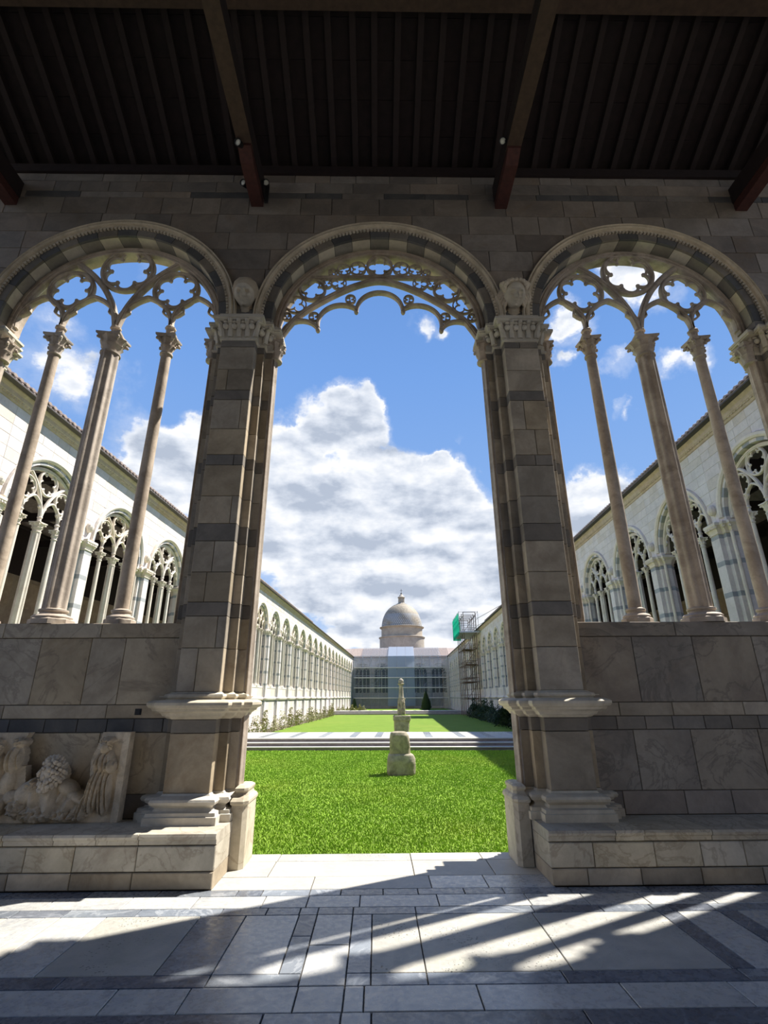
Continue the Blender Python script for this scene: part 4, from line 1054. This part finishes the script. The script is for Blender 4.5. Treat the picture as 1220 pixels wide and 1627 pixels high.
# grass blades on the near lawn
def blades(n, s0, s1, w0, w1, hgt, name, lab):
    r = np.random.RandomState(5); u = r.rand(n); s = s0+(s1-s0)*u**1.5; w = w0+(w1-w0)*r.rand(n)
    p = np.stack([w, s, np.full(n, GZ)], 1); R = np.array([[math.cos(PHI), math.sin(PHI), 0], [-math.sin(PHI), math.cos(PHI), 0], [0, 0, 1]]); p = p @ R.T
    a = r.rand(n)*2*PI; h = hgt*(.6+.8*r.rand(n)); wd = .006+.004*r.rand(n)+.0006*s
    dx, dy = np.cos(a)*wd, np.sin(a)*wd; lx, ly = (r.rand(n)-.5)*.05, (r.rand(n)-.5)*.05
    V = np.empty((n, 3, 3)); V[:, 0] = p; V[:, 0, 0] -= dx; V[:, 0, 1] -= dy; V[:, 1] = p; V[:, 1, 0] += dx; V[:, 1, 1] += dy; V[:, 2] = p; V[:, 2, 0] += lx; V[:, 2, 1] += ly; V[:, 2, 2] += h
    me = bpy.data.meshes.new(name); me.vertices.add(3*n); me.vertices.foreach_set('co', V.ravel()); me.loops.add(3*n); me.loops.foreach_set('vertex_index', np.arange(3*n)); me.polygons.add(n)
    me.polygons.foreach_set('loop_start', np.arange(0, 3*n, 3)); me.polygons.foreach_set('loop_total', np.full(n, 3)); me.update(); me.validate(); me.materials.append(M_['blade'])
    return tag(link(name, me), lab, 'grass', None, 'stuff')
blades(260000, 8.0, 25.6, -7.5, 7.5, .034, 'grass', 'short sunlit lawn grass between the doorway and the stone steps')
def steps(s_front, s_back, name, w0, w1):
    root = struct(empty(name, (0, 0, 0)))
    for k in range(3):
        z1 = GZ+.155*(k+1); s = s_front+.45*k
        cpart('riser', MB().box(w0, w1, s+.03, s+.5, z1-.155, z1-.04), 'riser', root)
        x = w0
        while x < w1-.05:
            x1 = min(w1, x+random.uniform(1.3, 2.2)); cpart('tread', MB().box(x+.004, x1-.004, s-.03, s+.55, z1-.04, z1, 0, .006, '-y'), 'step', root); x = x1
    z1 = GZ+.465
    cpart('path_bed', MB().box(w0, w1, s_front+1.4, s_back, GZ, z1-.03), 'riser', root)
    x = w0; i = 0; s0_, s1_ = s_front+1.45, s_back
    while x < w1-.05:
        x1 = min(w1, x+(random.uniform(.8, 1.5) if i % 2 == 0 else .35))
        m = 'step' if i % 2 == 0 else 'flgrey'
        dy = .9
        for (a, b) in ((s0_, s0_+(s1_-s0_)*.52), (s0_+(s1_-s0_)*.52, s1_)):
            cpart('paving_slab', MB().box(x+.006, x1-.006, a+.006, b-.006, z1-.03, z1, 0, .004, '+z'), m if b < s1_ or i % 4 else 'flwhite', root)
        x = x1; i += 1
    return root
steps(25.66, 31.1, 'path_with_steps', WLx+.5, WRx-.5)
p2 = steps(75.4, 79.4, 'far_path', WLx+.5, WRx-.5)

# ------------------------------------------------------------------ far facade
wf = arcade('wall_far', 0, 0, 0, 1, 0)
wf.location = CT((WLx+WRx)/2, S_END); wf.rotation_euler = (0, 0, -PHI)
for k in range(-2, 3):
    b = link('arcade_bay', bay_me, wf, (BC*k, 0, 0)); link('tracery', wt_court, b); link('facing_stones', face_me, b)['kind'] = 'stuff'
    for j, dx in enumerate(XCOL): link('column', col_join[j == 1], b, (dx, 0, 0))
struct(cpart('wall_far_inner', MB().box(WLx-9, WRx+9, S_END+7.5, S_END+8, GZ, 9.8), 'wood'))
mb = MB(); e = S_END-.55; P = [(e, 9.80), (e, 9.88), (S_END+5, 12.15), (S_END+9.5, 9.9), (S_END+9.5, 9.8), (S_END+5, 12.0)]
mb.loft([[(w, p[0], p[1]) for p in P] for w in (WLx-9, WRx+9)], cap=True)
fr = struct(cpart('roof_far', mb, 'tile'))
rt = MB()
for k in range(92):
    w = WLx-.5+k*.24
    L = [[(w+.09*math.cos(a), s, z+.08*math.sin(a)) for a in np.linspace(0, PI, 5)]+[(w, s, z-.03)] for s, z in ((e, 9.89), (S_END+5, 12.16))]
    rt.loft(L, cap=True)
o = cpart('roof_tiles', rt, 'tile', fr); o['kind'] = 'stuff'

# ------------------------------------------------------------------ scaffolding in front of the far facade
def scaffold(name, lab, w0, w1, s0, s1, z0, z1, dw, ds, dz, boards=(), r=.028, mat='steel', place=None):
    root = empty(name, CT((w0+w1)/2, (s0+s1)/2, z0)); tag(root, lab, 'scaffolding'); ic = CT((w0+w1)/2, (s0+s1)/2, z0)
    def cc(nm, mb, mt):
        mb.v = [tuple(Vector(court @ Vector(v))-Vector(ic)) for v in mb.v]; return part(nm, mb, mt, root)
    nw = max(1, round((w1-w0)/dw)); ns = max(1, round((s1-s0)/ds)); nz = max(1, round((z1-z0)/dz))
    W = [w0+(w1-w0)*i/nw for i in range(nw+1)]; S = [s0+(s1-s0)*i/ns for i in range(ns+1)]; Zs = [z0+(z1-z0)*i/nz for i in range(nz+1)]
    for w in W:
        for s in S: cc('pole', MB().tube((w, s, z0), (w, s, z1+.5), r, 5), mat)
    lm = MB()
    for z in Zs[1:]:
        for s in S: lm.tube((w0, s, z), (w1, s, z), r*.9, 4); lm.tube((w0, s, z+.5 if z < z1-.1 else z+.45), (w1, s, z+.5 if z < z1-.1 else z+.45), r*.7, 4)
        for w in W: lm.tube((w, s0, z), (w, s1, z), r*.9, 4)
    for i in range(len(Zs)-1):
        for k in range(0, nw, 2): lm.tube((W[k], s0, Zs[i]), (W[k+1], s0, Zs[i+1]), r*.7, 4)
    cc('ledger_tubes', lm, mat)['kind'] = 'stuff'
    return root, cc, W, S, Zs
sc, cc, W, S, Zs = scaffold('facade_scaffold', 'light steel scaffolding grid standing before the far arcade facade', WLx+.6, WRx-.6, S_END-2.2, S_END-1.1, GZ, 9.5, 1.9, 1.1, 2.05, r=.05)
for z in Zs[1:-1]: cc('platform', MB().box(WLx+.6, WRx-.6, S_END-2.55, S_END-1.15, z-.02, z+.16), 'court')
# sheeting over the middle of the facade and roof
sh = empty('protective_sheeting', CT(0, S_END-2.5, 0)); tag(sh, 'pale translucent sheeting hanging over the middle of the far scaffolding', 'sheeting'); ic = Vector(sh.location)
def shp(nm, mb, mt): mb.v = [tuple(Vector(court @ Vector(v))-ic) for v in mb.v]; return part(nm, mb, mt, sh)
for k in range(3):
    w = -3.1+1.92*k; shp('sheet', MB().box(w+.02, w+1.90, S_END-2.42+.03*(k % 2), S_END-2.40+.03*(k % 2), GZ+.5, 9.9), 'sheet')
    L = [[(w+.02, s, z), (w+1.9, s, z), (w+1.9, s, z+.02), (w+.02, s, z+.02)] for s, z in ((S_END-2.4, 9.9), (S_END+5, 12.5))]
    shp('roof_sheet', MB().loft(L, cap=True), 'sheet')
for k in (-4, -3, -2, -1, 3, 4, 5):
    w = -3.1+1.92*k; shp('netting', MB().box(w+.02, w+1.90, S_END-2.36, S_END-2.35, GZ+.5, 9.7), 'net')
    if k > -4:
        L = [[(w+.02, s, z), (w+1.9, s, z), (w+1.9, s, z+.02), (w+.02, s, z+.02)] for s, z in ((S_END-2.4, 9.85), (S_END+4.6, 12.3))]
        shp('roof_netting', MB().loft(L, cap=True), 'net')

# ------------------------------------------------------------------ scaffold tower on the right wall
tw, cc, W, S, Zs = scaffold('scaffold_tower', 'tall steel scaffold tower with a green-netted top against the right wing', WRx-2.3, WRx-.75, 66, 73.5, GZ, 11.4, 1.5, 1.9, 2.0, r=.045, mat='rust')
for i, z in enumerate(Zs[1:-1]): cc('platform', MB().box(WRx-2.2, WRx-.9, 66.2+(i % 2)*2.4, 68.9+(i % 2)*2.4, z+.02, z+.10), 'rust')
cc('platform', MB().box(WRx-2.9, WRx-.3, 65.8, 73.6, 9.25, 9.42), 'steel')
cc('green_net', MB().box(WRx-2.95, WRx-2.92, 65.8, 73.6, 9.0, 11.7).box(WRx-2.95, WRx-1.9, 73.6, 73.62, 9.0, 11.7), 'green')
tp = MB()
for s in (66, 68, 70, 72, 73.5):
    for w in (WRx-2.85, WRx-.4): tp.tube((w, s, 9.3), (w, s, 12.0), .03, 5)
for z in (10.2, 11.1, 11.9):
    for w in (WRx-2.85, WRx-.4): tp.tube((w, 66, z), (w, 73.5, z), .028, 4)
    for s in (66, 73.5): tp.tube((WRx-2.85, s, z), (WRx-.4, s, z), .028, 4)
tp.tube((WRx-.4, 66, 11.1), (WRx+1.6, 50, 11.1), .04, 5); tp.tube((WRx-.4, 66, 10.2), (WRx+1.2, 52, 10.2), .035, 5)
cc('guard_rails', tp, 'steel')['kind'] = 'stuff'
scaffold('wall_scaffold', 'low light scaffolding along the right wing beyond the tower', WRx-1.7, WRx-.75, 76, 110, GZ, 8.2, 1, 2.6, 2.0, r=.03)

# ------------------------------------------------------------------ chapel dome behind
dc = Vector((6.45, 128+5.5, 0)); dm = empty('chapel_dome', dc); tag(dm, 'scale-tiled chapel dome on a round drum, rising behind the far roof', 'dome')
def ringp(r, z): return (r, z)
part('lower_drum', MB().lathe([(5.75, -1.2), (5.75, 15.6), (5.95, 15.75), (6.0, 15.95), (5.2, 16.15)], 48), 'drum', dm, True, 30)
part('drum', MB().lathe([(5.35, 15.9), (5.3, 16.2), (5.3, 18.0), (5.45, 18.15), (5.75, 18.35), (5.8, 18.5), (5.3, 18.6)], 48), 'drum', dm, True, 30)
dk = MB()
R = 5.25; nn = 64; mm = 26; V = []; F = []
prof = [(R*math.cos(a)**.92 if a < PI/2 else 0, 18.5+R*1.18*math.sin(a)) for a in np.linspace(0, PI/2*.955, mm)]
for r, z in prof: V += [(r*math.cos(2*PI*i/nn), r*math.sin(2*PI*i/nn), z) for i in range(nn+1)]
for j in range(mm-1):
    for i in range(nn): F.append((j*(nn+1)+i, j*(nn+1)+i+1, (j+1)*(nn+1)+i+1, (j+1)*(nn+1)+i))
dk.add(V, F); do = part('dome_shell', dk, 'dome', dm, True)
uvl = do.data.uv_layers.new(name='uv')
for pol in do.data.polygons:
    for li, vi in zip(pol.loop_indices, pol.vertices):
        uvl.data[li].uv = ((vi % (nn+1))/nn*64, (vi//(nn+1))/(mm-1)*22)
part('lantern', MB().lathe([(1.35, 24.4), (1.4, 24.6), (1.0, 24.8), (.72, 24.95), (.70, 26.2), (.95, 26.3), (.98, 26.45), (.6, 26.75), (.45, 27.1), (.12, 27.3)], 16, mod=lambda a, z: 1+(.16*math.cos(8*a) if 24.9 < z < 26.25 else 0)), 'drum', dm, True, 40)
part('finial', MB().ball((0, 0, 27.45), .22).tube((0, 0, 27.4), (0, 0, 28.7), .05).tube((-.3, 0, 28.3), (.3, 0, 28.3), .045), 'slate', dm)

# ------------------------------------------------------------------ stones on the lawn
def rough_block(levels, seed, n=36, amp=.04, top=True, nz=5):
    """levels: (z, half width, half depth, roundness, x shift)"""
    r = random.Random(seed); ph = [r.uniform(0, 6.28) for _ in range(8)]; loops = []
    Z = []
    for a, b in zip(levels[:-1], levels[1:]):
        for k in range(nz): t = k/nz; Z.append(tuple(a[i]+(b[i]-a[i])*t for i in range(5)))
    Z.append(levels[-1])
    for (z, hx, hy, p, sx) in Z:
        L = []
        for i in range(n):
            a = 2*PI*i/n; c, s = math.cos(a), math.sin(a); q = (abs(c)**p+abs(s)**p)**(-1/p)
            d = 1+amp*(math.sin(3*a+ph[0]+z*4)+.7*math.sin(7*a+ph[1]-z*7)+.5*math.sin(13*a+ph[2]+z*11)+.4*math.sin(z*25+ph[3]+2*a))
            L.append((sx+hx*c*q*d, hy*s*q*d, z))
        loops.append(L)
    return MB().loft(loops, cap=True)
sb = empty('stone_pedestal', (.77, 18.05, GZ)); tag(sb, 'weathered two-tier stone block standing alone on the near lawn', 'pedestal')
part('base_block', rough_block([(0, .43, .40, 6, 0), (.08, .45, .41, 6, 0), (.40, .45, .41, 6, .01), (.47, .44, .40, 5, .01), (.58, .40, .36, 5, 0), (.62, .34, .32, 4, -.02)], 1, amp=.018), 'block', sb, True, 35)
part('upper_block', rough_block([(.60, .335, .30, 5, -.03), (.7, .33, .30, 5, -.03), (1.0, .315, .29, 4.5, -.03), (1.16, .30, .27, 4, -.04), (1.24, .26, .23, 3.5, -.05), (1.265, .18, .16, 3, -.06)], 2, amp=.022), 'block', sb, True, 35)
s2x, s2y = 1.56, 34.4
pb = empty('sculpture_pedestal', (s2x, s2y, GZ)); tag(pb, 'square stone pedestal under the tall carved fragment, just beyond the path', 'pedestal')
part('die', rough_block([(0, .47, .45, 8, 0), (.3, .46, .45, 8, 0), (.75, .48, .46, 7, 0), (.95, .49, .46, 8, 0)], 5, amp=.016), 'block', pb, True, 35)
part('top_slab', rough_block([(.93, .53, .50, 8, 0), (.97, .54, .51, 8, 0), (1.21, .54, .51, 8, 0), (1.24, .50, .48, 7, 0)], 6, amp=.010), 'block', pb, True, 35)
ms = MB()
for k in range(160):
    a = random.uniform(0, 2*PI); r = random.uniform(.12, .46); ms.ball((r*math.cos(a), r*math.sin(a), 1.245), (.05, .05, .035), 5, 4)
tag(part('moss', ms, 'blade', pb), kind='stuff')
sc2 = empty('carved_column_fragment', (s2x-.01, s2y, GZ+1.24)); tag(sc2, 'tall tapering carved marble fragment with a ball top on the square pedestal', 'sculpture')
fg = MB(); 
mod = lambda a, z: 1+.10*math.cos(5*a+z*2)+.06*math.sin(9*a-z*5)
fg.lathe([(.20, 0), (.22, .1), (.20, .5), (.22, .8), (.19, .95), (.14, 1.02)], 24, mod=mod)
for k in range(34):
    a = k*2.399; z = .05+.92*((k*.618) % 1); fg.ball((.20*math.cos(a), .18*math.sin(a), z), (.07, .07, .09), 7, 5)
for a in (-2.3, -.8, .7, 2.4):   # small carved figures around the foot
    c, s = math.cos(a)*.22, math.sin(a)*.2
    fg.tube((c, s, .05), (c*1.05, s*1.05, .6), .085, 8, 0, .07); fg.ball((c*1.05, s*1.05, .72), (.06, .06, .075), 8, 6); fg.tube((c*1.1, s*1.1, .55), (c*.6, s*1.3, .35), .03, 6)
part('figures', fg, 'block', sc2, True, 60)
part('shaft', MB().lathe([(.17, .98), (.19, 1.02), (.165, 1.08), (.155, 1.2), (.125, 1.75), (.13, 1.78)], 20), 'block', sc2, True, 40)
part('bowl', MB().lathe([(.12, 1.74), (.13, 1.80), (.20, 1.86), (.22, 1.90), (.14, 1.93)], 20), 'block', sc2, True, 40)
part('ball', MB().ball((0, 0, 2.04), (.17, .17, .18), 14, 10), 'block', sc2, True)
part('tip', MB().lathe([(.05, 2.14), (.055, 2.18), (.02, 2.24)], 8), 'block', sc2, True)

# ------------------------------------------------------------------ shrubs
def shrub_mesh(name, mat, w, d, h, n, leaf, seed, spiky=.4):
    r = random.Random(seed); mb = MB()
    for k in range(9):
        a = r.uniform(0, 2*PI); q = r.uniform(0, .8); mb.tube((0, 0, 0), (w*q*math.cos(a)*.8, d*q*math.sin(a)*.8, h*r.uniform(.5, .95)), .012, 4)
    for k in range(n):
        a = r.uniform(0, 2*PI); q = math.sqrt(r.random()); z = h*r.random()**.8; sh = (1-(z/h)**2.2)**.5 if r.random() > spiky*.3 else .35
        if r.random() < .06*(1+spiky): z = h*r.uniform(.9, 1.5); sh = .3
        c = Vector((w*q*sh*math.cos(a), d*q*sh*math.sin(a), z+.02)); u = Vector((r.uniform(-1, 1), r.uniform(-1, 1), r.uniform(-.3, 1))).normalized(); v = u.orthogonal().normalized()
        l = leaf*r.uniform(.6, 1.3); mb.add([c-u*l*.5, c+v*l*.28, c+u*l*.6, c-v*l*.28], [(0, 1, 2, 3)])
    return mb.mesh(name, mat)
olive = [shrub_mesh('shrub', 'leaf', .85, .5, .85, 420, .11, s, 1.6) for s in (1, 2, 3)]
darks = [shrub_mesh('shrub', 'leafdark', .9, .6, 1.15, 900, .15, s) for s in (4, 5, 6)]
plum = [shrub_mesh('shrub', 'leaf', .55, .4, .6, 400, .15, 9)]
ORD = ['first', 'second', 'third', 'fourth', 'fifth', 'sixth', 'seventh', 'eighth', 'ninth', 'tenth', 'eleventh', 'twelfth', 'thirteenth', 'fourteenth', 'fifteenth', 'sixteenth', 'seventeenth', 'eighteenth']
def put_shrub(me, w, s, sc, rz, lab, grp, name='shrub'):
    p = CT(w, s, GZ); o = link(name, me, None, p, rz); o.scale = (sc, sc, sc); return tag(o, lab, 'shrub', grp)
for k in range(16):
    s = 31.9+k*2.55+random.uniform(-.4, .4)
    put_shrub(olive[k % 3], WLx+1.55+random.uniform(-.15, .15)+k*.02, s, random.uniform(.75, 1.25), random.uniform(0, 6), 'olive-green shrub at the foot of the left wing, %s from the near steps' % ORD[k], 'olive shrubs along the left wing')
for k in range(18):
    s = 31.8+k*1.9+random.uniform(-.25, .25)
    put_shrub(darks[k % 3], WRx-1.75+random.uniform(-.15, .15), s, random.uniform(.9, 1.3), random.uniform(0, 6), 'dark leafy shrub at the foot of the shaded right wing, %s from the near steps' % ORD[k], 'dark shrubs along the right wing')
def cone_shrub(w, s, h, r, lab):
    mb = MB(); rr = random.Random(int(h*10))
    for k in range(1400):
        z = h*rr.random(); q = r*(1-(z/h)**1.6)*(.75+.3*rr.random())*min(1, .6+z*.8); a = rr.uniform(0, 2*PI); c = Vector((q*math.cos(a), q*math.sin(a), z))
        u = Vector((math.cos(a)*.4, math.sin(a)*.4, 1)).normalized(); v = u.cross(Vector((math.cos(a), math.sin(a), 0))).normalized(); l = .26
        mb.add([c-u*l*.5, c+v*l*.4, c+u*l, c-v*l*.4], [(0, 1, 2, 3)])
    mb.lathe([(r*.7, .05), (r*.75, h*.3), (r*.4, h*.75), (.03, h*.95)], 10)
    o = part('clipped_shrub', mb, 'leafdark', None, loc=CT(w, s, GZ)); return tag(o, lab, 'shrub')
cone_shrub(-8.6, 95, 1.9, .55, 'small dark conical shrub left of the middle, before the far facade')
cone_shrub(4.0+.1, 95, 3.1, .95, 'large dark conical evergreen right of the middle, before the far facade')
for k in range(7): put_shrub(plum[0], WLx+.9+k*.55, 84+k*1.6, 1.0+.3*(k % 2), k, 'low olive plant by the far left corner of the court, %s from the near side' % ORD[k], 'low plants in the far left corner')
# border soil
struct(cpart('border_left', MB().box(WLx+.4, WLx+1.55, 31.1, 75.3, GZ-.01, GZ+.02), 'soil')); struct(cpart('border_right', MB().box(WRx-1.65, WRx-.4, 31.1, 75.3, GZ-.01, GZ+.02), 'soil'))
